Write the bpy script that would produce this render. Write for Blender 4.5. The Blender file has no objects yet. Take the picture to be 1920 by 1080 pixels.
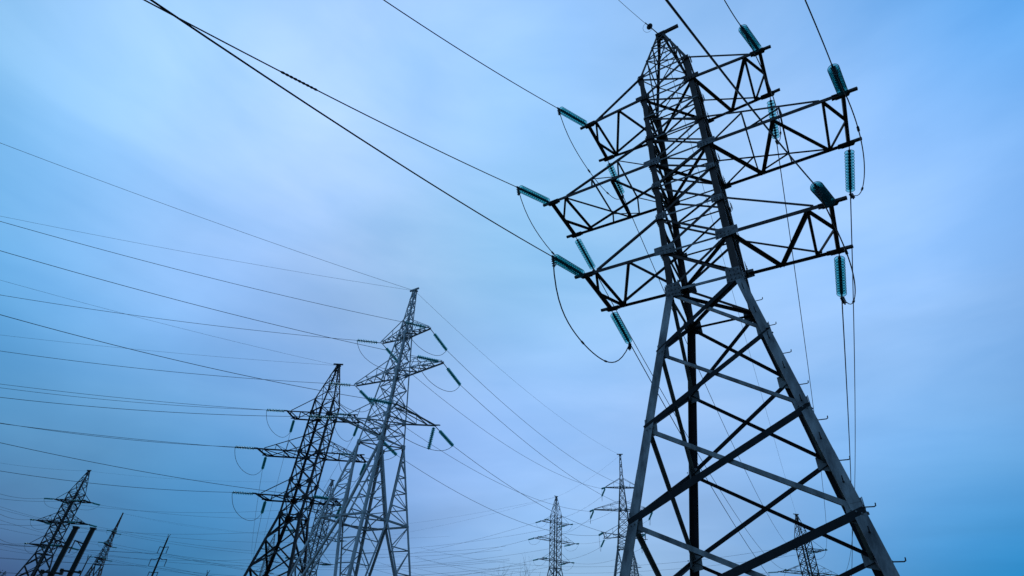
import bpy, bmesh, math, random
from mathutils import Vector, Matrix

# ---------------------------------------------------------------- camera, sky, light, exposure
scene = bpy.context.scene
COL = scene.collection
random.seed(7)
V = Vector

cam_d = bpy.data.cameras.new('camera')
cam = bpy.data.objects.new('camera', cam_d)
COL.objects.link(cam)
scene.camera = cam
cam_d.sensor_width = 36.0
cam_d.lens = 974.1 / 1920 * 36.0
cam_d.clip_end = 6000
cam_d.clip_start = 0.05
YAW, PITCH, ROLL = -0.592, 0.628, 0.083
fw = V((math.sin(YAW) * math.cos(PITCH), math.cos(YAW) * math.cos(PITCH), math.sin(PITCH)))
rt = V((math.cos(YAW), -math.sin(YAW), 0))
up = rt.cross(fw)
r2 = rt * math.cos(ROLL) + up * math.sin(ROLL)
u2 = up * math.cos(ROLL) - rt * math.sin(ROLL)
m = Matrix((r2, u2, -fw)).transposed().to_4x4()
m.translation = V((1.776, -12.212, 1.6))
cam.matrix_world = m

scene.view_settings.view_transform = 'Standard'
scene.view_settings.look = 'None'
scene.view_settings.exposure = 0.0
scene.view_settings.gamma = 1.0

SUN_EL, SUN_AZ = math.radians(24), math.radians(-40)      # low sun hidden behind the clouds, ahead of the camera
world = bpy.data.worlds.new('World')
scene.world = world
world.use_nodes = True
wt = world.node_tree
wt.nodes.clear()
def wn(t, **k):
    n = wt.nodes.new(t)
    for a, b in k.items(): setattr(n, a, b)
    return n
wl = wt.links.new
out = wn('ShaderNodeOutputWorld'); bg = wn('ShaderNodeBackground')
bg.inputs['Strength'].default_value = 0.1
wl(bg.outputs[0], out.inputs['Surface'])
sky = wn('ShaderNodeTexSky', sky_type='NISHITA', sun_disc=False, sun_elevation=SUN_EL, sun_rotation=SUN_AZ)
tc = wn('ShaderNodeTexCoord')
# broad banks of cloud: direction in the world, spread, radiance
LOBES = [
  ((0.139, 0.986, 0.097), 14, (-0.198, -0.036, 0.115)),
  ((-0.938, 0.155, 0.312), 14, (-0.125, 0.017, 0.175)),
  ((-0.952, 0.304, 0.049), 30, (0.045, -0.225, -0.25)),
  ((0.366, 0.589, 0.721), 14, (-0.25, 0.061, 0.507)),
  ((-0.903, 0.413, 0.119), 20, (-0.138, 0.105, 0.167)),
  ((-0.489, 0.865, 0.11), 20, (-0.099, 0.106, -0.151)),
  ((-0.65, 0.09, 0.754), 10, (0.276, 0.344, 0.584)),
  ((-0.291, 0.445, 0.847), 8, (0.081, 0.359, 0.751)),
  ((0.174, 0.725, 0.667), 8, (0.42, 0.218, 0.0)),
  ((-0.615, 0.438, 0.656), 8, (0.236, -0.05, -0.25)),
  ((-0.524, 0.82, 0.228), 14, (0.302, 0.155, 0.699)),
  ((0.103, 0.888, 0.449), 12, (0.066, 0.262, 0.578)),
  ((-0.855, 0.311, 0.415), 16, (0.159, 0.086, 0.258)),
  ((-0.799, 0.085, 0.595), 12, (-0.052, 0.158, 0.159)),
  ((-0.527, 0.689, 0.497), 10, (-0.237, 0.083, 0.054)),
  ((-0.947, 0.271, 0.174), 40, (0.09, 0.148, 0.068)),
  ((-0.237, 0.951, 0.198), 12, (0.161, 0.118, 0.102)),
  ((0.0, -0.75, 0.66), 3, (0.13, 0.30, 0.55)),
]
BASE = (0.02, 0.05, 0.09)
acc = None
for d, k, c in LOBES:
    dot = wn('ShaderNodeVectorMath', operation='DOT_PRODUCT'); dot.inputs[1].default_value = d
    wl(tc.outputs['Generated'], dot.inputs[0])
    ma = wn('ShaderNodeMath', operation='MULTIPLY_ADD'); ma.inputs[1].default_value = k; ma.inputs[2].default_value = -k
    wl(dot.outputs['Value'], ma.inputs[0])
    ex = wn('ShaderNodeMath', operation='EXPONENT'); wl(ma.outputs[0], ex.inputs[0])
    sc = wn('ShaderNodeVectorMath', operation='SCALE'); sc.inputs[0].default_value = [x * 10 for x in c]
    wl(ex.outputs[0], sc.inputs['Scale'])
    ad = wn('ShaderNodeVectorMath', operation='ADD')
    if acc is None: ad.inputs[0].default_value = [x * 10 for x in BASE]
    else: wl(acc.outputs[0], ad.inputs[0])
    wl(sc.outputs[0], ad.inputs[1]); acc = ad
# soft streaks in the cloud: the direction projected on a flat cloud deck
sep = wn('ShaderNodeSeparateXYZ'); wl(tc.outputs['Generated'], sep.inputs[0])
zz = wn('ShaderNodeMath', operation='MAXIMUM'); zz.inputs[1].default_value = 0.0; wl(sep.outputs['Z'], zz.inputs[0])
zp = wn('ShaderNodeMath', operation='ADD'); zp.inputs[1].default_value = 0.16; wl(zz.outputs[0], zp.inputs[0])
dx = wn('ShaderNodeMath', operation='DIVIDE'); wl(sep.outputs['X'], dx.inputs[0]); wl(zp.outputs[0], dx.inputs[1])
dy = wn('ShaderNodeMath', operation='DIVIDE'); wl(sep.outputs['Y'], dy.inputs[0]); wl(zp.outputs[0], dy.inputs[1])
cmb = wn('ShaderNodeCombineXYZ'); wl(dx.outputs[0], cmb.inputs['X']); wl(dy.outputs[0], cmb.inputs['Y'])
mpg = wn('ShaderNodeMapping'); mpg.inputs['Rotation'].default_value = (0, 0, 0.7); mpg.inputs['Scale'].default_value = (0.55, 1.1, 1)
wl(cmb.outputs[0], mpg.inputs['Vector'])
nz = wn('ShaderNodeTexNoise'); nz.inputs['Scale'].default_value = 1.1; nz.inputs['Detail'].default_value = 4.5
nz.inputs['Roughness'].default_value = 0.5; nz.inputs['Distortion'].default_value = 0.5
wl(mpg.outputs[0], nz.inputs['Vector'])
mr = wn('ShaderNodeMapRange'); mr.inputs['From Min'].default_value = 0.3; mr.inputs['From Max'].default_value = 0.7
mr.inputs['To Min'].default_value = 0.91; mr.inputs['To Max'].default_value = 1.09
wl(nz.outputs['Fac'], mr.inputs['Value'])
clampv = wn('ShaderNodeVectorMath', operation='MAXIMUM'); clampv.inputs[1].default_value = (0.2, 0.4, 0.8); wl(acc.outputs[0], clampv.inputs[0])
ml0 = wn('ShaderNodeVectorMath', operation='SCALE'); wl(clampv.outputs[0], ml0.inputs[0]); wl(mr.outputs[0], ml0.inputs['Scale'])
# low flat banks of cloud, stretched along the horizon; thinner cloud lets through bluer light
mpb = wn('ShaderNodeMapping'); mpb.inputs['Scale'].default_value = (1.5, 1.5, 5.5); mpb.inputs['Rotation'].default_value = (0.12, 0.10, 0)
mpb.inputs['Location'].default_value = (0.3, 0.1, 0.0)
wl(tc.outputs['Generated'], mpb.inputs['Vector'])
nb = wn('ShaderNodeTexNoise'); nb.inputs['Scale'].default_value = 1.7; nb.inputs['Detail'].default_value = 6; nb.inputs['Roughness'].default_value = 0.5; nb.inputs['Distortion'].default_value = 0.3
wl(mpb.outputs[0], nb.inputs['Vector'])
rb = wn('ShaderNodeValToRGB'); rb.color_ramp.elements[0].position = 0.34; rb.color_ramp.elements[1].position = 0.66
rb.color_ramp.elements[0].color = (0.76, 0.86, 0.92, 1); rb.color_ramp.elements[1].color = (1.0, 1.0, 1.0, 1)
wl(nb.outputs['Fac'], rb.inputs[0])
rbs = wn('ShaderNodeVectorMath', operation='SCALE'); rbs.inputs['Scale'].default_value = 1.045; wl(rb.outputs[0], rbs.inputs[0])
ml = wn('ShaderNodeVectorMath', operation='MULTIPLY'); wl(ml0.outputs[0], ml.inputs[0]); wl(rbs.outputs[0], ml.inputs[1])
# a little of the clear sky shows through the thin overcast
sks = wn('ShaderNodeVectorMath', operation='SCALE'); sks.inputs['Scale'].default_value = 0.02
wl(sky.outputs[0], sks.inputs[0])
fin = wn('ShaderNodeVectorMath', operation='ADD'); wl(ml.outputs[0], fin.inputs[0]); wl(sks.outputs[0], fin.inputs[1])
wl(fin.outputs[0], bg.inputs['Color'])

sun_d = bpy.data.lights.new('sun', 'SUN'); sun_d.energy = 0.5; sun_d.angle = math.radians(25); sun_d.color = (0.75, 0.87, 1.0)
sun = bpy.data.objects.new('sun', sun_d); COL.objects.link(sun)
sd = V((math.sin(SUN_AZ) * math.cos(SUN_EL), math.cos(SUN_AZ) * math.cos(SUN_EL), math.sin(SUN_EL)))
sun.rotation_euler = sd.to_track_quat('Z', 'Y').to_euler()
sun.location = (0, 0, 60)

# ---------------------------------------------------------------- materials
def mat(name, c1, c2=None, scale=6.0, rough=0.6, metal=0.0, streak=False, bump=0.0, fine=40.0):
    mt = bpy.data.materials.new(name); mt.use_nodes = True
    nt = mt.node_tree; p = nt.nodes['Principled BSDF']
    p.inputs['Roughness'].default_value = rough; p.inputs['Metallic'].default_value = metal
    p.inputs['Base Color'].default_value = (*c1, 1)
    if c2:
        t = nt.nodes.new('ShaderNodeTexCoord'); mp = nt.nodes.new('ShaderNodeMapping')
        if streak: mp.inputs['Scale'].default_value = (1, 1, 0.25)
        n = nt.nodes.new('ShaderNodeTexNoise'); n.inputs['Scale'].default_value = scale; n.inputs['Detail'].default_value = 6
        n.inputs['Roughness'].default_value = 0.65
        r = nt.nodes.new('ShaderNodeValToRGB')
        r.color_ramp.elements[0].position = 0.35; r.color_ramp.elements[1].position = 0.65
        r.color_ramp.elements[0].color = (*c1, 1); r.color_ramp.elements[1].color = (*c2, 1)
        nt.links.new(t.outputs['Object'], mp.inputs[0]); nt.links.new(mp.outputs[0], n.inputs['Vector'])
        nt.links.new(n.outputs['Fac'], r.inputs[0]); nt.links.new(r.outputs[0], p.inputs['Base Color'])
        if bump:
            n2 = nt.nodes.new('ShaderNodeTexNoise'); n2.inputs['Scale'].default_value = fine; n2.inputs['Detail'].default_value = 3
            b = nt.nodes.new('ShaderNodeBump'); b.inputs['Strength'].default_value = bump; b.inputs['Distance'].default_value = 0.01
            nt.links.new(t.outputs['Object'], n2.inputs['Vector']); nt.links.new(n2.outputs['Fac'], b.inputs['Height'])
            nt.links.new(b.outputs[0], p.inputs['Normal'])
    return mt
M = {}
M['galv'] = mat('galvanised_steel', (0.32, 0.34, 0.36), (0.5, 0.52, 0.54), 5, 0.55, 0.25, True, 0.25)
M['galv_dull'] = mat('dull_galvanised_steel', (0.09, 0.092, 0.10), (0.36, 0.365, 0.37), 3.5, 0.6, 0.2, True, 0.2)
M['rust'] = mat('primed_rusting_steel', (0.022, 0.014, 0.014), (0.085, 0.055, 0.050), 5, 0.75, 0.0, True, 0.25)
M['black'] = mat('blackened_steel', (0.012, 0.012, 0.014), (0.028, 0.026, 0.028), 4, 0.7, 0.0, True, 0.2)
M['steel_shaded'] = mat('shade_toned_angle', (0.007, 0.007, 0.010), (0.022, 0.021, 0.025), 5, 0.85, 0.0, True, 0.2)  # shade on undersides and inner faces, put into the steel's colour
M['plate'] = mat('weathered_plate', (0.07, 0.065, 0.07), (0.24, 0.23, 0.235), 9, 0.6, 0.2, False, 0.2)
M['cable'] = mat('weathered_conductor', (0.012, 0.013, 0.016), (0.02, 0.02, 0.025), 9, 0.6, 0.2)
M['fitting'] = mat('dark_cast_fitting', (0.015, 0.016, 0.02), (0.03, 0.03, 0.035), 20, 0.6, 0.3)
M['concrete'] = mat('footing_concrete', (0.22, 0.21, 0.20), (0.33, 0.32, 0.30), 7, 0.9, 0, False, 0.3)
M['post'] = mat('dark_damp_concrete_post', (0.012, 0.017, 0.016), (0.03, 0.035, 0.03), 7, 0.9, 0, True, 0.3)
M['bark'] = mat('bark', (0.02, 0.018, 0.015), (0.045, 0.04, 0.032), 12, 0.9, 0, True, 0.4)
M['leaf'] = mat('dark_foliage', (0.012, 0.025, 0.015), (0.04, 0.06, 0.025), 2.5, 0.7)
M['grass'] = mat('rough_grassland', (0.018, 0.028, 0.012), (0.05, 0.055, 0.025), 0.12, 0.95, 0, False, 0.5, 6.0)
def glassy(name, tint, body, solid):
    """thin tinted glass: part of the light passes straight through, part is body colour and gloss"""
    mt = bpy.data.materials.new(name); mt.use_nodes = True; nt = mt.node_tree; p = nt.nodes['Principled BSDF']
    p.inputs['Roughness'].default_value = 0.15; p.inputs['Base Color'].default_value = (*body, 1)
    n = nt.nodes.new('ShaderNodeTexNoise'); n.inputs['Scale'].default_value = 9
    r = nt.nodes.new('ShaderNodeValToRGB'); r.color_ramp.elements[0].color = (*[c * .7 for c in body], 1); r.color_ramp.elements[1].color = (*[c * 1.3 for c in body], 1)
    nt.links.new(n.outputs['Fac'], r.inputs[0]); nt.links.new(r.outputs[0], p.inputs['Base Color'])
    t = nt.nodes.new('ShaderNodeBsdfTransparent'); t.inputs['Color'].default_value = (*tint, 1)
    mx = nt.nodes.new('ShaderNodeMixShader'); mx.inputs[0].default_value = solid
    nt.links.new(t.outputs[0], mx.inputs[1]); nt.links.new(p.outputs[0], mx.inputs[2]); nt.links.new(mx.outputs[0], nt.nodes['Material Output'].inputs['Surface'])
    return mt
M['glass'] = glassy('green_insulator_glass', (0.62, 0.93, 0.93), (0.03, 0.22, 0.24), 0.16)
M['rim'] = glassy('thick_glass_rim', (0.2, 0.7, 0.7), (0.01, 0.10, 0.13), 0.75)
M['farglass'] = glassy('insulator_glass_far', (0.5, 0.9, 0.88), (0.09, 0.50, 0.48), 0.55)

# ---------------------------------------------------------------- helpers
def ortho(d, n):
    n = n - d * n.dot(d)
    if n.length < 1e-5:
        n = V((0, 0, 1)) - d * d.z
        if n.length < 1e-5: n = V((1, 0, 0))
    return n.normalized()
def prism(bm, p0, p1, sec, a, b):
    """extrude the 2D section (in axes a, b) from p0 to p1"""
    r0 = [bm.verts.new(p0 + a * x + b * y) for x, y in sec]
    r1 = [bm.verts.new(p1 + a * x + b * y) for x, y in sec]
    k = len(sec)
    for i in range(k):
        bm.faces.new((r0[i], r0[(i + 1) % k], r1[(i + 1) % k], r1[i]))
    bm.faces.new(r0[::-1]); bm.faces.new(r1)
def lsec(w, t): return [(0, 0), (w, 0), (w, t), (t, t), (t, w), (0, w)]
def angle(bm, p0, p1, w, n, t=None, off=0.0, flip=False):
    """an L-angle whose one flange lies in the plane with normal n, the other points along -n"""
    p0, p1 = V(p0), V(p1); d = (p1 - p0).normalized(); n = ortho(d, V(n)); s = d.cross(n)
    if flip: s = -s
    t = t or max(0.008, w * 0.11)
    o = n * off - s * (w * 0.5)
    prism(bm, p0 + o, p1 + o, lsec(w, t), s, -n)
def corner_angle(bm, p0, p1, w, e1, e2, t=None):
    """leg angle: heel on the line p0-p1, flanges along e1 and e2"""
    p0, p1 = V(p0), V(p1); d = (p1 - p0).normalized()
    a = ortho(d, V(e1)); b = V(e2) - d * V(e2).dot(d); b = (b - a * b.dot(a)).normalized()
    prism(bm, p0, p1, lsec(w, t or max(0.012, w * 0.09)), a, b)
def box(bm, c, ax, ay, az):
    c = V(c); vs = [bm.verts.new(c + ax * x + ay * y + az * z) for x in (-1, 1) for y in (-1, 1) for z in (-1, 1)]
    for f in ((0, 1, 3, 2), (4, 6, 7, 5), (0, 4, 5, 1), (2, 3, 7, 6), (0, 2, 6, 4), (1, 5, 7, 3)):
        bm.faces.new([vs[i] for i in f])
def plate(bm, pts, n, t):
    n = V(n).normalized(); a = [bm.verts.new(V(p)) for p in pts]; b = [bm.verts.new(V(p) + n * t) for p in pts]; k = len(pts)
    bm.faces.new(a[::-1]); bm.faces.new(b)
    for i in range(k): bm.faces.new((a[i], a[(i + 1) % k], b[(i + 1) % k], b[i]))
def tube(bm, pts, rad, seg=6):
    pts = [V(p) for p in pts]; rings = []; nrm = None
    for i, p in enumerate(pts):
        d = (pts[min(i + 1, len(pts) - 1)] - pts[max(i - 1, 0)]).normalized()
        nrm = ortho(d, nrm if nrm is not None else (V((0, 0, 1)) if abs(d.z) < .9 else V((1, 0, 0)))); b = d.cross(nrm)
        r = rad(i / (len(pts) - 1)) if callable(rad) else rad
        rings.append([bm.verts.new(p + nrm * (r * math.cos(2 * math.pi * k / seg)) + b * (r * math.sin(2 * math.pi * k / seg))) for k in range(seg)])
    for A, B in zip(rings, rings[1:]):
        for k in range(seg): bm.faces.new((A[k], A[(k + 1) % seg], B[(k + 1) % seg], B[k]))
    bm.faces.new(rings[0][::-1]); bm.faces.new(rings[-1])
def lathe(bm, o, d, prof, seg=16):
    o, d = V(o), V(d).normalized(); a = ortho(d, V((0.3, 0.5, 0.8))); b = d.cross(a); rings = []
    for h, r in prof:
        rings.append([bm.verts.new(o + d * h + a * (r * math.cos(2 * math.pi * k / seg)) + b * (r * math.sin(2 * math.pi * k / seg))) for k in range(seg)])
    for A, B in zip(rings, rings[1:]):
        for k in range(seg): bm.faces.new((A[k], A[(k + 1) % seg], B[(k + 1) % seg], B[k]))
    bm.faces.new(rings[0][::-1]); bm.faces.new(rings[-1])
def obj(name, bm, mats, parent=None, smooth=False):
    bmesh.ops.recalc_face_normals(bm, faces=bm.faces)
    me = bpy.data.meshes.new(name); bm.to_mesh(me); bm.free()
    for mm in (mats if isinstance(mats, (list, tuple)) else [mats]): me.materials.append(mm)
    if smooth:
        for p in me.polygons: p.use_smooth = True
    o = bpy.data.objects.new(name, me); COL.objects.link(o)
    if parent is not None: o.parent = parent
    return o
def tag(o, label=None, cat=None, group=None, kind=None):
    if label: o['label'] = label
    if cat: o['category'] = cat
    if group: o['group'] = group
    if kind: o['kind'] = kind
    return o
def empty(name, loc, rz=0.0, s=1.0):
    e = bpy.data.objects.new(name, None); COL.objects.link(e); e.location = loc; e.rotation_euler = (0, 0, rz); e.scale = (s, s, s)
    e.empty_display_size = 0.5
    return e
def copy_tree(o, parent=None):
    c = o.copy(); COL.objects.link(c)
    if parent is not None: c.parent = parent
    for ch in list(o.children): copy_tree(ch, c)
    return c

# ---------------------------------------------------------------- surveyed positions (metres, z up, ground at 0)
TOWERS = {
  'main': {'x': 0.0, 'y': 0.0, 'rot': 0.0, 'zl': 11.102},
  'T2': {'x': -23.59, 'y': 11.723, 'rot': -0.027, 'zl': 14.388, 'xt': 2.431, 'xm': 4.238, 'xl': 2.679, 'yl': 1.901, 'zmid': 3.514, 'ztop': 6.73, 'zcone': 8.0, 'zap': 10.83, 'zw': -1.635, 'wb': 1.0, 'zd': -6.373, 'ws': 0.169},
  'T3': {'x': -36.678, 'y': 16.508, 'rot': 0.53, 'zl': 11.461},
  'T4': {'x': -27.152, 'y': 64.82, 'rot': 0.335, 'zl': 17.743, 'xt': 2.431, 'xm': 4.238, 'xl': 2.9, 'yl': 1.9, 'zmid': 3.514, 'ztop': 6.73, 'zcone': 8.0, 'zap': 11.6, 'zw': -1.635, 'wb': 0.9, 'zd': -6.373, 'ws': 0.169},
  'T5': {'x': -51.771, 'y': 90.96, 'rot': 1.046, 'zl': 19.253},
  'T6': {'x': -6.559, 'y': 90.007, 'rot': 0.667, 'zl': 12.823},
  'T7': {'x': -114.29, 'y': 28.969, 'rot': 0.4, 'zl': 12.73},
  'T8': {'x': -185.373, 'y': 68.086, 'rot': -0.701, 'zl': 18.559, 'xt': 2.4, 'xm': 4.2, 'xl': 3.0, 'yl': 0.98, 'zmid': 3.63, 'ztop': 7.0, 'zcone': 8.0, 'zap': 12.2, 'zw': -1.6, 'wb': 0.9, 'zd': -6.4, 'ws': 0.169},
  'T9': {'x': -72.307, 'y': 48.527, 'rot': 1.383, 'zl': 12.708},
  'T11': {'x': -146.331, 'y': 93.595, 'rot': 1.194, 'zl': 18.545, 's': 0.8},
  'T10': {'x': -60.278, 'y': 159.856, 'rot': 1.003, 'zl': 23.56, 's': 0.75},
}
STRINGS = [
  ('main','T','L','N',(-3.0, -0.89, 18.13),(-3.37, -2.61, 17.28),0.18),
  ('main','M','L','N',(-4.44, -0.93, 14.67),(-4.71, -2.71, 13.91),0.18),
  ('main','L','L','N',(-3.21, -0.98, 11.04),(-3.31, -2.83, 10.44),0.18),
  ('main','T','R','N',(3.0, -0.89, 18.13),(2.62, -2.57, 17.23),0.18),
  ('main','M','R','N',(4.44, -0.93, 14.67),(4.1, -2.65, 13.81),0.18),
  ('main','L','R','N',(3.21, -0.98, 11.04),(2.85, -2.71, 10.21),0.18),
  ('main','T','L','F',(-3.0, 0.89, 18.13),(-3.12, 2.83, 17.94),0.18),
  ('T6','T','L','N',(-8.37, 87.45, 19.85),(-8.26, 85.73, 19.68),0.18),
  ('main','T','R','F',(3.0, 0.89, 18.13),(2.86, 2.82, 17.94),0.18),
  ('T6','T','R','N',(-3.65, 91.16, 19.85),(-3.53, 89.45, 19.68),0.18),
  ('main','M','L','F',(-4.44, 0.93, 14.67),(-4.55, 2.87, 14.48),0.18),
  ('T6','M','L','N',(-9.47, 86.53, 16.39),(-9.37, 84.81, 16.22),0.18),
  ('main','M','R','F',(4.44, 0.93, 14.67),(4.29, 2.87, 14.48),0.18),
  ('T6','M','R','N',(-2.49, 92.02, 16.39),(-2.36, 90.31, 16.22),0.18),
  ('main','L','L','F',(-3.21, 0.98, 11.04),(-3.33, 2.92, 10.85),0.18),
  ('T6','L','L','N',(-8.47, 87.25, 12.76),(-8.37, 85.53, 12.59),0.18),
  ('main','L','R','F',(3.21, 0.98, 11.04),(3.07, 2.92, 10.85),0.18),
  ('T6','L','R','N',(-3.43, 91.22, 12.76),(-3.3, 89.51, 12.59),0.18),
  ('T2','T','L','F',(-26.02, 11.79, 21.06),(-26.18, 14.17, 20.5),0.60),
  ('T4','T','L','N',(-29.45, 64.02, 24.41),(-29.33, 62.29, 23.78),0.30),
  ('T2','T','R','F',(-21.16, 11.66, 21.06),(-21.32, 14.04, 20.49),0.60),
  ('T4','T','R','N',(-24.86, 65.62, 24.41),(-24.74, 63.88, 23.78),0.30),
  ('T2','M','L','F',(-27.83, 11.84, 17.84),(-27.98, 14.22, 17.28),0.60),
  ('T4','M','L','N',(-31.15, 63.43, 21.2),(-31.04, 61.69, 20.56),0.30),
  ('T2','M','R','F',(-19.35, 11.61, 17.84),(-19.52, 13.99, 17.27),0.60),
  ('T4','M','R','N',(-23.15, 66.21, 21.2),(-23.03, 64.48, 20.57),0.30),
  ('T2','L','L','F',(-26.22, 13.7, 14.33),(-26.37, 16.08, 13.78),0.60),
  ('T4','L','L','N',(-29.27, 62.07, 17.68),(-29.16, 60.34, 17.04),0.30),
  ('T2','L','R','F',(-20.86, 13.55, 14.33),(-21.0, 15.93, 13.77),0.60),
  ('T4','L','R','N',(-23.79, 63.98, 17.68),(-23.69, 62.24, 17.05),0.30),
  ('T3','T','L','F',(-39.72, 15.76, 18.49),(-41.0, 16.67, 17.77),0.18),
  ('T11','T','L','N',(-146.55, 91.1, 24.16),(-145.43, 90.31, 24.02),0.14),
  ('T3','T','R','F',(-34.54, 18.79, 18.49),(-35.83, 19.69, 17.77),0.18),
  ('T11','T','R','N',(-144.79, 95.57, 24.16),(-143.66, 94.78, 24.02),0.14),
  ('T3','M','L','F',(-40.98, 15.07, 15.03),(-42.27, 15.98, 14.32),0.18),
  ('T11','M','L','N',(-146.95, 90.02, 21.39),(-145.82, 89.22, 21.24),0.14),
  ('T3','M','R','F',(-33.32, 19.56, 15.03),(-34.61, 20.45, 14.32),0.18),
  ('T11','M','R','N',(-144.33, 96.62, 21.39),(-143.2, 95.84, 21.24),0.14),
  ('T3','L','L','F',(-39.94, 15.73, 11.4),(-41.23, 16.64, 10.7),0.18),
  ('T11','L','L','N',(-146.55, 90.92, 18.48),(-145.42, 90.13, 18.33),0.14),
  ('T3','L','R','F',(-34.4, 18.98, 11.4),(-35.7, 19.88, 10.69),0.18),
  ('T11','L','R','N',(-144.66, 95.69, 18.48),(-143.53, 94.91, 18.33),0.14),
  ('T4','T','L','F',(-29.45, 64.02, 24.41),(-30.58, 65.19, 23.53),0.30),
  ('T5','T','L','N',(-52.5, 87.92, 26.28),(-51.32, 86.69, 26.02),0.18),
  ('T4','T','R','F',(-24.86, 65.62, 24.41),(-25.94, 66.83, 23.52),0.30),
  ('T5','T','R','N',(-49.5, 93.11, 26.28),(-48.36, 91.84, 26.03),0.18),
  ('T4','M','L','F',(-31.15, 63.43, 21.2),(-32.27, 64.6, 20.31),0.30),
  ('T5','M','L','N',(-53.19, 86.65, 22.82),(-52.01, 85.41, 22.57),0.18),
  ('T4','M','R','F',(-23.15, 66.21, 21.2),(-24.24, 67.41, 20.3),0.30),
  ('T5','M','R','N',(-48.74, 94.34, 22.82),(-47.59, 93.07, 22.58),0.18),
  ('T4','L','L','F',(-30.52, 65.66, 17.68),(-31.66, 66.81, 16.79),0.30),
  ('T5','L','L','N',(-52.53, 87.69, 19.19),(-51.32, 86.48, 18.94),0.18),
  ('T4','L','R','F',(-25.04, 67.57, 17.68),(-26.15, 68.74, 16.78),0.30),
  ('T5','L','R','N',(-49.31, 93.25, 19.19),(-48.14, 92.0, 18.95),0.18),
  ('T7','T','L','F',(-117.4, 28.62, 19.76),(-115.79, 29.21, 19.5),0.18),
  ('T9','T','L','N',(-71.99, 45.41, 19.74),(-73.61, 44.81, 19.64),0.18),
  ('T7','T','R','F',(-111.87, 30.96, 19.76),(-110.34, 31.72, 19.5),0.18),
  ('T9','T','R','N',(-70.87, 51.31, 19.74),(-72.42, 50.54, 19.64),0.18),
  ('T7','M','L','F',(-118.74, 28.1, 16.3),(-117.12, 28.65, 16.04),0.18),
  ('T9','M','L','N',(-72.22, 43.99, 16.28),(-73.86, 43.43, 16.18),0.18),
  ('T7','M','R','F',(-110.56, 31.56, 16.3),(-109.05, 32.36, 16.04),0.18),
  ('T9','M','R','N',(-70.56, 52.72, 16.28),(-72.09, 51.91, 16.18),0.18),
  ('T7','L','L','F',(-117.63, 28.62, 12.67),(-116.02, 29.2, 12.41),0.18),
  ('T9','L','L','N',(-71.94, 45.19, 12.65),(-73.57, 44.6, 12.55),0.18),
  ('T7','L','R','F',(-111.72, 31.12, 12.67),(-110.18, 31.88, 12.41),0.18),
  ('T9','L','R','N',(-70.74, 51.5, 12.65),(-72.29, 50.73, 12.55),0.18),
  ('T2','T','L','N',(-26.02, 11.79, 21.06),(-27.31, 10.47, 20.91),0.30),
  ('T2','M','L','N',(-27.83, 11.84, 17.84),(-29.14, 10.54, 17.68),0.30),
  ('T2','L','L','N',(-26.32, 9.9, 14.33),(-27.69, 8.66, 14.15),0.30),
  ('T2','T','R','N',(-21.16, 11.66, 21.06),(-22.14, 10.09, 20.91),0.30),
  ('T2','M','R','N',(-19.35, 11.61, 17.84),(-20.23, 9.99, 17.68),0.30),
  ('T2','L','R','N',(-20.96, 9.75, 14.33),(-21.71, 8.07, 14.14),0.30),
  ('T3','T','L','N',(-38.82, 14.22, 18.49),(-40.1, 13.07, 18.36),0.18),
  ('T3','T','R','N',(-33.64, 17.26, 18.49),(-34.93, 16.12, 18.38),0.18),
  ('T3','M','L','N',(-40.04, 13.46, 15.03),(-41.13, 12.13, 14.88),0.18),
  ('T3','M','R','N',(-32.38, 17.95, 15.03),(-33.62, 16.76, 14.92),0.18),
  ('T3','L','L','N',(-38.95, 14.04, 11.4),(-39.91, 12.61, 11.24),0.18),
  ('T3','L','R','N',(-33.41, 17.29, 11.4),(-33.95, 15.65, 11.26),0.18),
  ('T5','T','L','F',(-54.04, 88.81, 26.28),(-55.68, 89.36, 26.18),0.18),
  ('T5','T','R','F',(-51.04, 94.0, 26.28),(-52.76, 94.16, 26.17),0.18),
  ('T5','M','L','F',(-54.8, 87.58, 22.82),(-56.47, 88.01, 22.7),0.18),
  ('T5','M','R','F',(-50.35, 95.27, 22.82),(-52.06, 95.49, 22.71),0.18),
  ('T5','L','L','F',(-54.23, 88.67, 19.19),(-55.88, 89.18, 19.08),0.18),
  ('T5','L','R','F',(-51.01, 94.23, 19.19),(-52.67, 94.71, 19.09),0.18),
  ('T6','T','L','F',(-9.47, 88.85, 19.85),(-11.19, 88.95, 19.76),0.18),
  ('T6','T','R','F',(-4.75, 92.56, 19.85),(-6.47, 92.78, 19.77),0.18),
  ('T6','M','L','F',(-10.62, 87.99, 16.39),(-12.35, 87.91, 16.3),0.18),
  ('T6','M','R','F',(-3.65, 93.49, 16.39),(-5.37, 93.47, 16.31),0.18),
  ('T6','L','L','F',(-9.69, 88.79, 12.76),(-11.34, 88.29, 12.67),0.18),
  ('T6','L','R','F',(-4.64, 92.76, 12.76),(-6.31, 92.32, 12.68),0.18),
  ('T7','T','L','N',(-116.71, 26.98, 19.76),(-116.14, 25.38, 19.44),0.18),
  ('T7','T','R','N',(-111.18, 29.32, 19.76),(-112.26, 27.99, 19.51),0.18),
  ('T7','M','L','N',(-118.02, 26.38, 16.3),(-116.65, 25.35, 16.08),0.18),
  ('T7','M','R','N',(-109.84, 29.84, 16.3),(-111.19, 28.78, 16.06),0.18),
  ('T7','L','L','N',(-116.86, 26.82, 12.67),(-115.36, 25.98, 12.49),0.18),
  ('T7','L','R','N',(-110.95, 29.32, 12.67),(-110.37, 27.72, 12.37),0.18),
  ('T8','T','L','N',(-187.21, 69.63, 25.5),(-186.36, 68.13, 25.38),0.18),
  ('T8','T','R','N',(-183.54, 66.54, 25.5),(-182.91, 64.93, 25.36),0.18),
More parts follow.
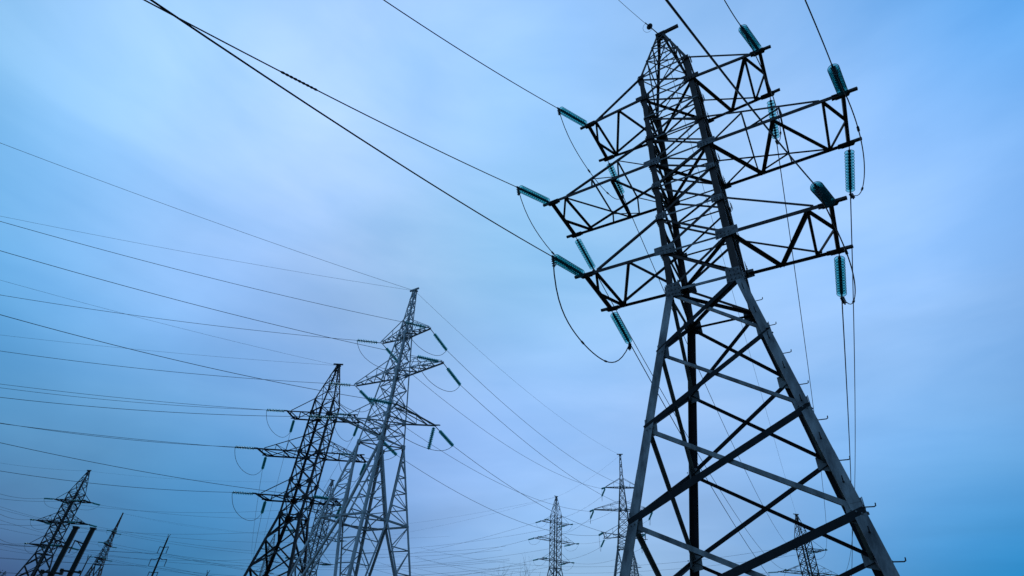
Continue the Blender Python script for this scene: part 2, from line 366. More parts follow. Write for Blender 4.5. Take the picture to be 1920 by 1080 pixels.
  ('T8','M','L','N',(-188.58, 70.79, 22.13),(-187.54, 69.42, 22.02),0.18),
  ('T8','M','R','N',(-182.16, 65.38, 22.13),(-181.69, 63.72, 21.97),0.18),
  ('T8','L','L','N',(-188.3, 69.27, 18.5),(-187.46, 67.77, 18.36),0.18),
  ('T8','L','R','N',(-183.71, 65.4, 18.5),(-183.59, 63.69, 18.31),0.18),
  ('T8','T','L','F',(-187.21, 69.63, 25.5),(-185.62, 70.33, 25.43),0.18),
  ('T8','T','R','F',(-183.54, 66.54, 25.5),(-181.95, 67.22, 25.43),0.18),
  ('T8','M','L','F',(-188.58, 70.79, 22.13),(-186.96, 71.38, 22.06),0.18),
  ('T8','M','R','F',(-182.16, 65.38, 22.13),(-180.56, 66.03, 22.06),0.18),
  ('T8','L','L','F',(-187.03, 70.77, 18.5),(-185.35, 71.17, 18.43),0.18),
  ('T8','L','R','F',(-182.45, 66.9, 18.5),(-180.77, 67.3, 18.43),0.18),
]
WIRES = [  # tower, kind, start, point it runs through, sag, how far past it, radius, arm, side, end tower
  ('main','near',(-3.37, -2.61, 17.28),(-4.75, -9.08, 14.39),0.12,2.2,0.0135,'T','L',''),
  ('main','near',(-4.71, -2.71, 13.91),(-6.16, -12.11, 10.18),0.12,2.2,0.0135,'M','L',''),
  ('main','near',(-3.31, -2.83, 10.44),(-3.83, -12.1, 7.74),0.12,2.2,0.0135,'L','L',''),
  ('main','near',(2.62, -2.57, 17.23),(2.36, -3.76, 16.89),0.12,2.2,0.0135,'T','R',''),
  ('main','near',(4.1, -2.65, 13.81),(3.59, -5.23, 12.81),0.12,2.2,0.0135,'M','R',''),
  ('main','near',(2.85, -2.71, 10.21),(1.48, -9.33, 7.33),0.12,2.2,0.0135,'L','R',''),
  ('main','gnear',(0.0, 0.0, 23.3),(-0.81, -2.86, 21.92),0.05,3.0,0.0080,'','',''),
  ('main','span',(-3.12, 2.83, 17.94),(-8.26, 85.73, 19.68),2.60,1.0,0.0160,'T','L','T6'),
  ('main','span',(2.86, 2.82, 17.94),(-3.53, 89.45, 19.68),2.60,1.0,0.0160,'T','R','T6'),
  ('main','span',(-4.55, 2.87, 14.48),(-9.37, 84.81, 16.22),2.60,1.0,0.0160,'M','L','T6'),
  ('main','span',(4.29, 2.87, 14.48),(-2.36, 90.31, 16.22),2.60,1.0,0.0160,'M','R','T6'),
  ('main','span',(-3.33, 2.92, 10.85),(-8.37, 85.53, 12.59),2.60,1.0,0.0160,'L','L','T6'),
  ('main','span',(3.07, 2.92, 10.85),(-3.3, 89.51, 12.59),2.60,1.0,0.0160,'L','R','T6'),
  ('main','gspan',(0.0, 0.0, 23.3),(-6.56, 90.01, 25.02),1.60,1.0,0.0096,'','','T6'),
  ('T2','span',(-26.18, 14.17, 20.5),(-29.33, 62.29, 23.78),1.70,1.0,0.0160,'T','L','T4'),
  ('T2','span',(-21.32, 14.04, 20.49),(-24.74, 63.88, 23.78),1.70,1.0,0.0160,'T','R','T4'),
  ('T2','span',(-27.98, 14.22, 17.28),(-31.04, 61.69, 20.56),1.70,1.0,0.0160,'M','L','T4'),
  ('T2','span',(-19.52, 13.99, 17.27),(-23.03, 64.48, 20.57),1.70,1.0,0.0160,'M','R','T4'),
  ('T2','span',(-26.37, 16.08, 13.78),(-29.16, 60.34, 17.04),1.70,1.0,0.0160,'L','L','T4'),
  ('T2','span',(-21.0, 15.93, 13.77),(-23.69, 62.24, 17.05),1.70,1.0,0.0160,'L','R','T4'),
  ('T2','gspan',(-23.59, 11.72, 25.22),(-27.15, 64.82, 29.34),1.30,1.0,0.0096,'','','T4'),
  ('T3','span',(-41.0, 16.67, 17.77),(-145.43, 90.31, 24.02),2.50,1.0,0.0140,'T','L','T11'),
  ('T3','span',(-35.83, 19.69, 17.77),(-143.66, 94.78, 24.02),2.50,1.0,0.0140,'T','R','T11'),
  ('T3','span',(-42.27, 15.98, 14.32),(-145.82, 89.22, 21.24),2.50,1.0,0.0140,'M','L','T11'),
  ('T3','span',(-34.61, 20.45, 14.32),(-143.2, 95.84, 21.24),2.50,1.0,0.0140,'M','R','T11'),
  ('T3','span',(-41.23, 16.64, 10.7),(-145.42, 90.13, 18.33),2.50,1.0,0.0140,'L','L','T11'),
  ('T3','span',(-35.7, 19.88, 10.69),(-143.53, 94.91, 18.33),2.50,1.0,0.0140,'L','R','T11'),
  ('T3','gspan',(-36.68, 16.51, 23.66),(-146.33, 93.6, 28.3),2.00,1.0,0.0084,'','','T11'),
  ('T4','span',(-30.58, 65.19, 23.53),(-51.32, 86.69, 26.02),0.90,1.0,0.0140,'T','L','T5'),
  ('T4','span',(-25.94, 66.83, 23.52),(-48.36, 91.84, 26.03),0.90,1.0,0.0140,'T','R','T5'),
  ('T4','span',(-32.27, 64.6, 20.31),(-52.01, 85.41, 22.57),0.90,1.0,0.0140,'M','L','T5'),
  ('T4','span',(-24.24, 67.41, 20.3),(-47.59, 93.07, 22.58),0.90,1.0,0.0140,'M','R','T5'),
  ('T4','span',(-31.66, 66.81, 16.79),(-51.32, 86.48, 18.94),0.90,1.0,0.0140,'L','L','T5'),
  ('T4','span',(-26.15, 68.74, 16.78),(-48.14, 92.0, 18.95),0.90,1.0,0.0140,'L','R','T5'),
  ('T4','gspan',(-27.15, 64.82, 29.34),(-51.77, 90.96, 31.45),0.60,1.0,0.0084,'','','T5'),
  ('T7','span',(-115.79, 29.21, 19.5),(-73.61, 44.81, 19.64),1.00,1.0,0.0140,'T','L','T9'),
  ('T7','span',(-110.34, 31.72, 19.5),(-72.42, 50.54, 19.64),1.00,1.0,0.0140,'T','R','T9'),
  ('T7','span',(-117.12, 28.65, 16.04),(-73.86, 43.43, 16.18),1.00,1.0,0.0140,'M','L','T9'),
  ('T7','span',(-109.05, 32.36, 16.04),(-72.09, 51.91, 16.18),1.00,1.0,0.0140,'M','R','T9'),
  ('T7','span',(-116.02, 29.2, 12.41),(-73.57, 44.6, 12.55),1.00,1.0,0.0140,'L','L','T9'),
  ('T7','span',(-110.18, 31.88, 12.41),(-72.29, 50.73, 12.55),1.00,1.0,0.0140,'L','R','T9'),
  ('T7','gspan',(-114.29, 28.97, 24.93),(-72.31, 48.53, 24.91),0.80,1.0,0.0084,'','','T9'),
  ('T8','gspan',(-185.37, 68.09, 30.76),(-146.33, 93.6, 28.3),1.00,1.0,0.0084,'','','T11'),
  ('T2','out',(-27.31, 10.47, 20.91),(-43.73, -6.23, 19.52),0.28,1.5,0.0150,'T','L',''),
  ('T2','out',(-29.14, 10.54, 17.68),(-44.18, -4.31, 16.3),0.28,1.5,0.0150,'M','L',''),
  ('T2','out',(-27.69, 8.66, 14.15),(-41.09, -3.46, 12.79),0.28,1.5,0.0150,'L','L',''),
  ('T2','out',(-22.14, 10.09, 20.91),(-34.36, -9.49, 19.52),0.28,1.5,0.0150,'T','R',''),
  ('T2','out',(-20.23, 9.99, 17.68),(-30.57, -9.04, 16.3),0.28,1.5,0.0150,'M','R',''),
  ('T2','out',(-21.71, 8.07, 14.14),(-28.68, -7.77, 12.79),0.28,1.5,0.0150,'L','R',''),
  ('T2','gout',(-23.59, 11.72, 25.22),(-43.15, -9.01, 24.22),0.22,1.5,0.0090,'','G1',''),
  ('T2','gout',(-23.59, 11.72, 25.22),(-35.22, -11.77, 24.22),0.22,1.5,0.0090,'','G2',''),
  ('T3','out',(-40.1, 13.07, 18.36),(-55.55, -0.88, 17.25),0.28,1.5,0.0150,'T','L',''),
  ('T3','out',(-34.93, 16.12, 18.38),(-54.58, -1.22, 17.25),0.28,1.5,0.0150,'T','R',''),
  ('T3','out',(-41.13, 12.13, 14.88),(-51.38, -0.43, 13.79),0.28,1.5,0.0150,'M','L',''),
  ('T3','out',(-33.62, 16.76, 14.92),(-51.54, -0.38, 13.79),0.28,1.5,0.0150,'M','R',''),
  ('T3','out',(-39.91, 12.61, 11.24),(-48.13, 0.43, 10.16),0.28,1.5,0.0150,'L','L',''),
  ('T3','out',(-33.95, 15.65, 11.26),(-39.92, -2.42, 10.16),0.28,1.5,0.0150,'L','R',''),
  ('T3','gout',(-36.68, 16.51, 23.66),(-60.04, -2.29, 22.66),0.22,1.5,0.0090,'','G1',''),
  ('T3','gout',(-36.68, 16.51, 23.66),(-49.09, -6.09, 22.66),0.22,1.5,0.0090,'','G2',''),
  ('T5','out',(-55.68, 89.36, 26.18),(-103.9, 105.53, 24.14),0.50,1.8,0.0180,'T','L',''),
  ('T5','out',(-52.76, 94.16, 26.17),(-97.85, 98.43, 24.14),0.50,1.8,0.0180,'T','R',''),
  ('T5','out',(-56.47, 88.01, 22.7),(-96.83, 98.21, 20.68),0.50,1.8,0.0180,'M','L',''),
  ('T5','out',(-52.06, 95.49, 22.71),(-99.87, 101.78, 20.68),0.50,1.8,0.0180,'M','R',''),
  ('T5','out',(-55.88, 89.18, 19.08),(-99.65, 102.55, 17.05),0.50,1.8,0.0180,'L','L',''),
  ('T5','out',(-52.67, 94.71, 19.09),(-106.02, 110.04, 17.05),0.50,1.8,0.0180,'L','R',''),
  ('T5','gout',(-51.77, 90.96, 31.45),(-97.17, 96.12, 29.45),0.40,1.8,0.0108,'','G1',''),
  ('T5','gout',(-51.77, 90.96, 31.45),(-104.5, 104.73, 29.45),0.40,1.8,0.0108,'','G2',''),
  ('T6','out',(-11.19, 88.95, 19.76),(-54.52, 91.37, 18.41),1.00,1.8,0.0160,'T','L',''),
  ('T6','out',(-6.47, 92.78, 19.77),(-58.96, 99.62, 18.41),1.00,1.8,0.0160,'T','R',''),
  ('T6','out',(-12.35, 87.91, 16.3),(-51.56, 86.09, 14.95),1.00,1.8,0.0160,'M','L',''),
  ('T6','out',(-5.37, 93.47, 16.31),(-55.28, 93.02, 14.95),1.00,1.8,0.0160,'M','R',''),
  ('T6','out',(-11.34, 88.29, 12.67),(-48.56, 76.92, 11.32),1.00,1.8,0.0160,'L','L',''),
  ('T6','out',(-6.31, 92.32, 12.68),(-50.64, 80.65, 11.32),1.00,1.8,0.0160,'L','R',''),
  ('T7','out',(-116.14, 25.38, 19.44),(-113.82, 18.78, 18.32),0.30,1.5,0.0200,'T','L',''),
  ('T7','out',(-112.26, 27.99, 19.51),(-118.45, 20.39, 18.32),0.30,1.5,0.0200,'T','R',''),
  ('T7','out',(-116.65, 25.35, 16.08),(-107.61, 18.52, 14.86),0.30,1.5,0.0200,'M','L',''),
  ('T7','out',(-111.19, 28.78, 16.06),(-119.16, 22.53, 14.86),0.30,1.5,0.0200,'M','R',''),
  ('T7','out',(-115.36, 25.98, 12.49),(-102.08, 18.59, 11.23),0.30,1.5,0.0200,'L','L',''),
  ('T7','out',(-110.37, 27.72, 12.37),(-107.75, 20.56, 11.23),0.30,1.5,0.0200,'L','R',''),
  ('T7','gout',(-114.29, 28.97, 24.93),(-121.57, 18.39, 23.93),0.24,1.5,0.0120,'','G1',''),
  ('T8','out',(-186.36, 68.13, 25.38),(-167.38, 34.51, 23.56),0.50,1.2,0.0220,'T','L',''),
  ('T8','out',(-182.91, 64.93, 25.36),(-171.48, 35.94, 23.56),0.50,1.2,0.0220,'T','R',''),
  ('T8','out',(-187.54, 69.42, 22.02),(-160.56, 33.99, 20.19),0.50,1.2,0.0220,'M','L',''),
  ('T8','out',(-181.69, 63.72, 21.97),(-174.59, 38.87, 20.19),0.50,1.2,0.0220,'M','R',''),
  ('T8','out',(-187.46, 67.77, 18.36),(-171.91, 39.93, 16.56),0.50,1.2,0.0220,'L','L',''),
  ('T8','out',(-183.59, 63.69, 18.31),(-182.12, 43.48, 16.56),0.50,1.2,0.0220,'L','R',''),
  ('T8','out',(-185.62, 70.33, 25.43),(-104.91, 105.77, 23.56),2.20,1.3,0.0220,'T','L',''),
  ('T8','out',(-181.95, 67.22, 25.43),(-101.41, 101.7, 23.56),2.20,1.3,0.0220,'T','R',''),
  ('T8','out',(-186.96, 71.38, 22.06),(-101.21, 102.44, 20.19),2.20,1.3,0.0220,'M','L',''),
  ('T8','out',(-180.56, 66.03, 22.06),(-98.66, 99.47, 20.19),2.20,1.3,0.0220,'M','R',''),
  ('T8','out',(-185.35, 71.17, 18.43),(-92.35, 93.15, 16.56),2.20,1.3,0.0220,'L','L',''),
  ('T8','out',(-180.77, 67.3, 18.43),(-89.12, 89.39, 16.56),2.20,1.3,0.0220,'L','R',''),
  ('T8','gout',(-185.37, 68.09, 30.76),(-123.63, 111.11, 29.76),1.76,1.3,0.0132,'','G1',''),
]
JUMPERS = [
  ('main','T','L',(-3.37, -2.61, 17.28),(-3.12, 2.83, 17.94)),
  ('main','M','L',(-4.71, -2.71, 13.91),(-4.55, 2.87, 14.48)),
  ('main','L','L',(-3.31, -2.83, 10.44),(-3.33, 2.92, 10.85)),
  ('main','T','R',(2.62, -2.57, 17.23),(2.86, 2.82, 17.94)),
  ('main','M','R',(4.1, -2.65, 13.81),(4.29, 2.87, 14.48)),
  ('main','L','R',(2.85, -2.71, 10.21),(3.07, 2.92, 10.85)),
  ('T6','T','L',(-8.26, 85.73, 19.68),(-11.19, 88.95, 19.76)),
  ('T6','T','R',(-3.53, 89.45, 19.68),(-6.47, 92.78, 19.77)),
  ('T6','M','L',(-9.37, 84.81, 16.22),(-12.35, 87.91, 16.3)),
  ('T6','M','R',(-2.36, 90.31, 16.22),(-5.37, 93.47, 16.31)),
  ('T6','L','L',(-8.37, 85.53, 12.59),(-11.34, 88.29, 12.67)),
  ('T6','L','R',(-3.3, 89.51, 12.59),(-6.31, 92.32, 12.68)),
  ('T4','T','L',(-29.33, 62.29, 23.78),(-30.58, 65.19, 23.53)),
  ('T4','T','R',(-24.74, 63.88, 23.78),(-25.94, 66.83, 23.52)),
  ('T4','M','L',(-31.04, 61.69, 20.56),(-32.27, 64.6, 20.31)),
  ('T4','M','R',(-23.03, 64.48, 20.57),(-24.24, 67.41, 20.3)),
  ('T4','L','L',(-29.16, 60.34, 17.04),(-31.66, 66.81, 16.79)),
  ('T4','L','R',(-23.69, 62.24, 17.05),(-26.15, 68.74, 16.78)),
  ('T5','T','L',(-51.32, 86.69, 26.02),(-55.68, 89.36, 26.18)),
  ('T5','T','R',(-48.36, 91.84, 26.03),(-52.76, 94.16, 26.17)),
  ('T5','M','L',(-52.01, 85.41, 22.57),(-56.47, 88.01, 22.7)),
  ('T5','M','R',(-47.59, 93.07, 22.58),(-52.06, 95.49, 22.71)),
  ('T5','L','L',(-51.32, 86.48, 18.94),(-55.88, 89.18, 19.08)),
  ('T5','L','R',(-48.14, 92.0, 18.95),(-52.67, 94.71, 19.09)),
  ('T2','T','L',(-27.31, 10.47, 20.91),(-26.18, 14.17, 20.5)),
  ('T2','M','L',(-29.14, 10.54, 17.68),(-27.98, 14.22, 17.28)),
  ('T2','L','L',(-27.69, 8.66, 14.15),(-26.37, 16.08, 13.78)),
  ('T2','T','R',(-22.14, 10.09, 20.91),(-21.32, 14.04, 20.49)),
  ('T2','M','R',(-20.23, 9.99, 17.68),(-19.52, 13.99, 17.27)),
  ('T2','L','R',(-21.71, 8.07, 14.14),(-21.0, 15.93, 13.77)),
  ('T3','T','L',(-40.1, 13.07, 18.36),(-41.0, 16.67, 17.77)),
  ('T3','T','R',(-34.93, 16.12, 18.38),(-35.83, 19.69, 17.77)),
  ('T3','M','L',(-41.13, 12.13, 14.88),(-42.27, 15.98, 14.32)),
  ('T3','M','R',(-33.62, 16.76, 14.92),(-34.61, 20.45, 14.32)),
  ('T3','L','L',(-39.91, 12.61, 11.24),(-41.23, 16.64, 10.7)),
  ('T3','L','R',(-33.95, 15.65, 11.26),(-35.7, 19.88, 10.69)),
  ('T7','T','L',(-116.14, 25.38, 19.44),(-115.79, 29.21, 19.5)),
  ('T7','T','R',(-112.26, 27.99, 19.51),(-110.34, 31.72, 19.5)),
  ('T7','M','L',(-116.65, 25.35, 16.08),(-117.12, 28.65, 16.04)),
  ('T7','M','R',(-111.19, 28.78, 16.06),(-109.05, 32.36, 16.04)),
  ('T7','L','L',(-115.36, 25.98, 12.49),(-116.02, 29.2, 12.41)),
  ('T7','L','R',(-110.37, 27.72, 12.37),(-110.18, 31.88, 12.41)),
  ('T8','T','L',(-186.36, 68.13, 25.38),(-185.62, 70.33, 25.43)),
  ('T8','T','R',(-182.91, 64.93, 25.36),(-181.95, 67.22, 25.43)),
  ('T8','M','L',(-187.54, 69.42, 22.02),(-186.96, 71.38, 22.06)),
  ('T8','M','R',(-181.69, 63.72, 21.97),(-180.56, 66.03, 22.06)),
  ('T8','L','L',(-187.46, 67.77, 18.36),(-185.35, 71.17, 18.43)),
  ('T8','L','R',(-183.59, 63.69, 18.31),(-180.77, 67.3, 18.43)),
]

# ---------------------------------------------------------------- ground
bm = bmesh.new()
R_ = 2500; N_ = 40
gv = [[bm.verts.new((-R_ + 2 * R_ * i / N_, -R_ + 2 * R_ * j / N_, 0)) for j in range(N_ + 1)] for i in range(N_ + 1)]
for i in range(N_):
    for j in range(N_): bm.faces.new((gv[i][j], gv[i + 1][j], gv[i + 1][j + 1], gv[i][j + 1]))
tag(obj('ground', bm, M['grass']), kind='structure')

# ---------------------------------------------------------------- lattice towers
CORN = {'A': (-1, -1), 'C': (1, -1), 'B': (-1, 1), 'D': (1, 1)}
FACES = [('A', 'C', (0, -1, 0)), ('B', 'D', (0, 1, 0)), ('A', 'B', (-1, 0, 0)), ('C', 'D', (1, 0, 0))]

def make_tower(key, label, style):
    t = TOWERS[key]; s = t.get('s', 1.0)
    H = t['zl'] / s                                   # height of the lower crossarm above ground, tower units
    root = empty('transmission_tower', (t['x'], t['y'], 0), t['rot'], s)
    tag(root, label, 'pylon', 'lattice pylons standing across the field')
    big = style.get('big', False)                     # foreground detail
    k = style.get('thick', 1.0)
    mu, ml_ = style['upper'], style['lower']
    pointed = 'zd' in t
    zmid, ztop, zcone, zap = H + t.get('zmid', 3.63), H + t.get('ztop', 7.09), H + t.get('zcone', 8.34), H + t.get('zap', 12.2)
    zw = H + t.get('zw', -1.38)
    xt, xm, xl = t.get('xt', 3.0), t.get('xm', 4.44), t.get('xl', 3.21)
    yt, ym, yl = t.get('yt', .889), t.get('ym', .931), t.get('yl', .98)
    hx0, hy0 = t.get('wb', .90), t.get('wb', .93)
    ws = t.get('ws', .177)
    if key == 'main': hx0, hy0 = .9, .985
    TAPER = [(-1.64, 1.08), (0, .88), (3.51, .54), (6.73, .35), (8.0, .28)]
    def interp(q):
        for (a, wa), (b_, wb2) in zip(TAPER, TAPER[1:]):
            if q <= b_: return wa + (wb2 - wa) * (q - a) / (b_ - a)
        return TAPER[-1][1]
    def half(z):
        if z >= zcone:
            f = (z - zcone) / (zap - zcone); a_, b_ = (interp(zcone - H), interp(zcone - H)) if pointed else (hx0, hy0)
            return a_ * (1 - f) + .13 * f, b_ * (1 - f) + .13 * f
        if pointed and z >= zw: w_ = interp(z - H); return w_, w_
        if z >= zw: return hx0, hy0
        e = (zw - z) * ws; a_ = 1.08 if pointed else hx0; return a_ + e, (a_ if pointed else hy0) * (1 + e / a_)
    def P(c, z):
        hx, hy = half(z); return V((CORN[c][0] * hx, CORN[c][1] * hy, z))
    # levels
    if key == 'main': low = [zw, zw - 1.885, zw - 3.84, zw - 5.79, zw - 7.55, 0.25]
    elif pointed:
        zd = H + t['zd']; low = [zw, zd, 0.25]
    else:
        low = [zw]; st = 1.9
        while low[-1] - st > 1.2: low.append(low[-1] - st); st *= 1.05
        low.append(0.25)
    upper = [zw, H, H + 1.27, H + 2.58, zmid, H + 4.87, H + 5.98, ztop, zcone]
    if pointed: upper = [zw, zw + .82, H, H + 1.2, H + 2.35, zmid, zmid + 1.1, zmid + 2.15, ztop, ztop + .62, zcone]
    cone = [zcone + (zap - zcone) * f for f in (0, .38, .68, .95)]
    # legs
    lw_low, lw_up = (.185, .165) if key == 'main' else ((.15, .11) if pointed else (.18 * k, .14 * k))
    inw = {c: (V((-CORN[c][0], 0, 0)), V((0, -CORN[c][1], 0))) for c in CORN}
    for c in CORN:
        bm = bmesh.new()
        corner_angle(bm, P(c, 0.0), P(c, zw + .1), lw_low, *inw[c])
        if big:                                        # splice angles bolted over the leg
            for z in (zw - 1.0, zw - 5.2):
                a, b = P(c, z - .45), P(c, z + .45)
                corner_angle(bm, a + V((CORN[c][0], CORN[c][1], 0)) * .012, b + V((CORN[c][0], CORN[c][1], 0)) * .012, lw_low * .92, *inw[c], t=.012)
        obj('leg', bm, M['steel_shaded'] if key == 'main' and c in 'BD' else ml_, root)  # far legs: same steel, shade of their inner faces painted into the colour
        bm = bmesh.new()
        corner_angle(bm, P(c, zw + .1), P(c, zcone), lw_up, *inw[c])
        obj('leg_extension', bm, mu, root)
        bm = bmesh.new(); hx, hy = half(0)
        base = V((CORN[c][0] * hx, CORN[c][1] * hy, 0))
        lathe(bm, base - V((0, 0, .3)), (0, 0, 1), [(0, .42), (.42, .40), (.5, .34)], 14)
        obj('footing', bm, M['concrete'], root)
    # lower bracing, one piece per face
    for ca, cb, n in FACES:
        n = V(n); bm = bmesh.new()
        wA, wB = (.100, .068) if key == 'main' else (.10 * k, .08 * k)
        if not pointed:
            for i in range(len(low) - 1):
                z1, z0 = low[i], low[i + 1]
                a1, b1, a0, b0 = P(ca, z1), P(cb, z1), P(ca, z0), P(cb, z0)
                w2 = wB if key == 'main' else wA
                if key == 'main' and i >= 2: w1, w2 = .125, .085
                else: w1 = wA
                if key == 'main' and ca in 'AC' and cb in 'BD': w1, w2 = .085, .085
                if key == 'main' and ca == 'B': w1, w2 = .10, .075
                k1 = len(bm.faces)
                angle(bm, b1, a0, w1, n, off=.014, flip=True)
                bm.faces.ensure_lookup_table()
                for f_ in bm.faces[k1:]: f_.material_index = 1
                angle(bm, a1, b0, w2, n, off=-.020 - lw_low * .08, flip=True)
            angle(bm, P(ca, low[0]), P(cb, low[0]), wB, n, off=.03)
        else:
            z1, z0 = zw, low[1]
            mid = (P(ca, z0) + P(cb, z0)) / 2
            for c in (ca, cb):
                a1 = P(c, z1); angle(bm, a1, mid, .13 * k, n, off=.01)
                # redundant bracing between the leg and the main diagonal
                prev = None
                for j in range(1, 5):
                    f = j / 5; pl = P(c, z1 + (z0 - z1) * f); pm = a1.lerp(mid, f)
                    angle(bm, pl, pm, .055 * k, n, off=-.01)
                    pl2 = P(c, z1 + (z0 - z1) * (f + .2)); angle(bm, pm, pl2, .05 * k, n, off=.005)
                foot = P(c, 0.3); angle(bm, mid, foot, .12 * k, n, off=.01)
                nn = 6
                for j in range(1, nn):
                    f = j / nn; pl = P(c, z0 * (1 - f) + .3 * f); pm = mid.lerp(foot, f)
                    angle(bm, pl, pm, .055 * k, n, off=-.01)
                    pl2 = P(c, z0 * (1 - (j - 1) / nn) + .3 * (j - 1) / nn); angle(bm, pm, pl2, .05 * k, n, off=.005)
            angle(bm, P(ca, z0), P(cb, z0), .10 * k, n, off=.02)
            angle(bm, P(ca, z0), P(cb, z0) , .07 * k, n, off=-.16)
            angle(bm, P(ca, zw), P(cb, zw), .08 * k, n, off=.02)
        obj('lower_bracing', bm, [ml_, M['steel_shaded'] if key == 'main' else ml_] if not (key == 'main' and ca == 'B') else [M['steel_shaded'], M['steel_shaded']], root)  # underside shade painted into one diagonal family and the whole far face
    if pointed:
        bm = bmesh.new(); z0 = low[1]
        mids = [((P(ca, z0) + P(cb, z0)) / 2) for ca, cb, n in FACES]
        for a, b in ((0, 2), (2, 1), (1, 3), (3, 0)): angle(bm, mids[a], mids[b], .08 * k, (0, 0, 1), off=-.02)
        obj('diaphragm', bm, ml_, root)
    # body bracing
    wb_ = .075 if key == 'main' else .065 * k
    for ca, cb, n in FACES:
        n = V(n); bm = bmesh.new()
        for i in range(len(upper) - 1):
            z0, z1 = upper[i], upper[i + 1]
            angle(bm, P(ca, z0), P(cb, z1), wb_ * (1.15 if i % 2 else .95), n, off=.012)
            angle(bm, P(cb, z0), P(ca, z1), wb_, n, off=-.03, flip=True)
            k1 = len(bm.faces)
            angle(bm, P(ca, z1), P(cb, z1), wb_ * .8, n, off=.03 if i % 2 else -.05)
            bm.faces.ensure_lookup_table()
            for f_ in bm.faces[k1:]: f_.material_index = 1
        obj('body_bracing', bm, [mu, M['plate'] if key == 'main' else mu], root)
    # plan bracing at the crossarm levels
    for z in (zw, H, zmid, ztop):
        bm = bmesh.new()
        angle(bm, P('A', z), P('D', z), wb_, (0, 0, 1), off=.01)
        angle(bm, P('B', z), P('C', z), wb_, (0, 0, 1), off=.004)
        obj('plan_bracing', bm, mu, root)
    # peak
    bm = bmesh.new()
    for c in CORN: corner_angle(bm, P(c, zcone), P(c, zap), .09 * (1 if key == 'main' else k), *inw[c], t=.01)
    for ca, cb, n in FACES:
        n = V(n)
        for i in range(len(cone) - 1):
            z0, z1 = cone[i], cone[i + 1]
            angle(bm, P(ca, z0), P(cb, z1), .05 * k, n, off=.008)
            angle(bm, P(cb, z0), P(ca, z1), .045 * k, n, off=-.02, flip=True)
            angle(bm, P(ca, z1), P(cb, z1), .045 * k, n, off=.02)
    box(bm, (0, 0, zap), V((.19, 0, 0)), V((0, .17, 0)), V((0, 0, .05)))
    obj('peak', bm, mu, root)
    bm = bmesh.new()                                   # beam that holds the earth wire
    cx = .28 if key == 'main' else -.05
    box(bm, (cx, -.02, zap + .11), V((.46, 0, 0)), V((0, .045, 0)), V((0, 0, .055)))
    box(bm, (cx, -.02, zap + .17), V((.46, 0, 0)), V((0, .065, 0)), V((0, 0, .006)))
    obj('earth_wire_beam', bm, mu, root)
    # crossarms
    for lev, z, X, Y, nm in (('T', ztop, xt, yt, 'upper_crossarm'), ('M', zmid, xm, ym, 'middle_crossarm'), ('L', H, xl, yl, 'lower_crossarm')):
        zt = {'T': zcone, 'M': H + 4.87 if not pointed else zmid + 1.1, 'L': H + 1.27}[lev]
        for sx in (-1, 1):
            cN, cF = ('C', 'D') if sx > 0 else ('A', 'B')
            rN, rF = P(cN, z), P(cF, z); tN, tF = P(cN, zt), P(cF, zt)
            bm = bmesh.new()
            up_ = V((0, 0, 1)); w = .11 if key == 'main' else .09 * k; wd = .085 if key == 'main' else .06 * k
            sharp = pointed and lev != 'L'
            if sharp:
                tip = V((sx * X, 0, z))
                eN, eF = tip + V((0, -.09, 0)), tip + V((0, .09, 0))
            else:
                eN, eF = V((sx * X, -Y, z)), V((sx * X, Y, z))
            ext = V((sx * .3, 0, 0)) if not pointed else V((sx * .12, 0, 0))
            for r_, e_, o_ in ((rN, eN, -1), (rF, eF, 1)):
                angle(bm, r_, e_, w if o_ < 0 or key != 'main' else w * .62, up_, flip=(o_ * sx < 0))
            if not sharp:
                angle(bm, eN + V((0, -.05, 0)), eF + V((0, .05, 0)), w * .95, up_, off=.02)
                for e_, r_ in ((eN, rN), (eF, rF)):
                    d = (e_ - r_).normalized(); box(bm, e_ + d * .17 , d * .17, V((0, .04, 0)), V((0, 0, .035)))
                    box(bm, e_ + V((0, 0, -.03)) - d * .08, d * .2, V((0, .09, 0)), V((0, 0, .012)))
            L = lambda a, b, f: a.lerp(b, f)
            dm = []                                    # plan bracing of the arm
            if sharp:
                fs = (.0, .3, .55, .78)
                for i in range(3):
                    dm += [(L(rN, eN, fs[i]), L(rF, eF, fs[i + 1])), (L(rN, eN, fs[i + 1]), L(rF, eF, fs[i + 1]))]
            elif sx > 0 and lev == 'M':
                mid = (eN + eF) / 2; N1, N2, F0, F1 = L(rN, eN, .5), L(rN, eN, .86), L(rF, eF, .33), L(rF, eF, .86)
                dm = [(rN, F0), (F0, N1), (N1, F1), (N2, F1), (N2, mid), (mid, F1)]
            elif sx > 0:
                mid = (eN + eF) / 2; N1, F0, F1 = L(rN, eN, .78), L(rF, eF, .4), L(rF, eF, .78)
                dm = [(rN, F0), (F0, N1), (N1, F1), (N1, mid), (mid, F1)]
            else:
                mid = (eN + eF) / 2; f0 = .37 if lev == 'M' else .42
                N0, N1, F0, F1 = L(rN, eN, f0), L(rN, eN, .85), L(rF, eF, f0 + .02), L(rF, eF, .80)
                dm = [(rF, N0), (N0, F0 if lev == 'M' else F1), (N1, F1), (N1, mid), (mid, F1)]
                if lev == 'M': dm += [(F0, N1)]
            for i, (a, b) in enumerate(dm): angle(bm, a, b, wd * (1.1 if i in (0, 1) else .85), up_, off=-.01 - .004 * i)
            # ties down to the arm end
            nN, nF = (L(rN, eN, .84), L(rF, eF, .84)) if not sharp else (eN, eF)
            angle(bm, tN, nN + V((0, 0, .05)), wd * .75, V((0, -1, 0)), off=.01)
            angle(bm, tF, nF + V((0, 0, .05)), wd * .75, V((0, 1, 0)), off=.01)
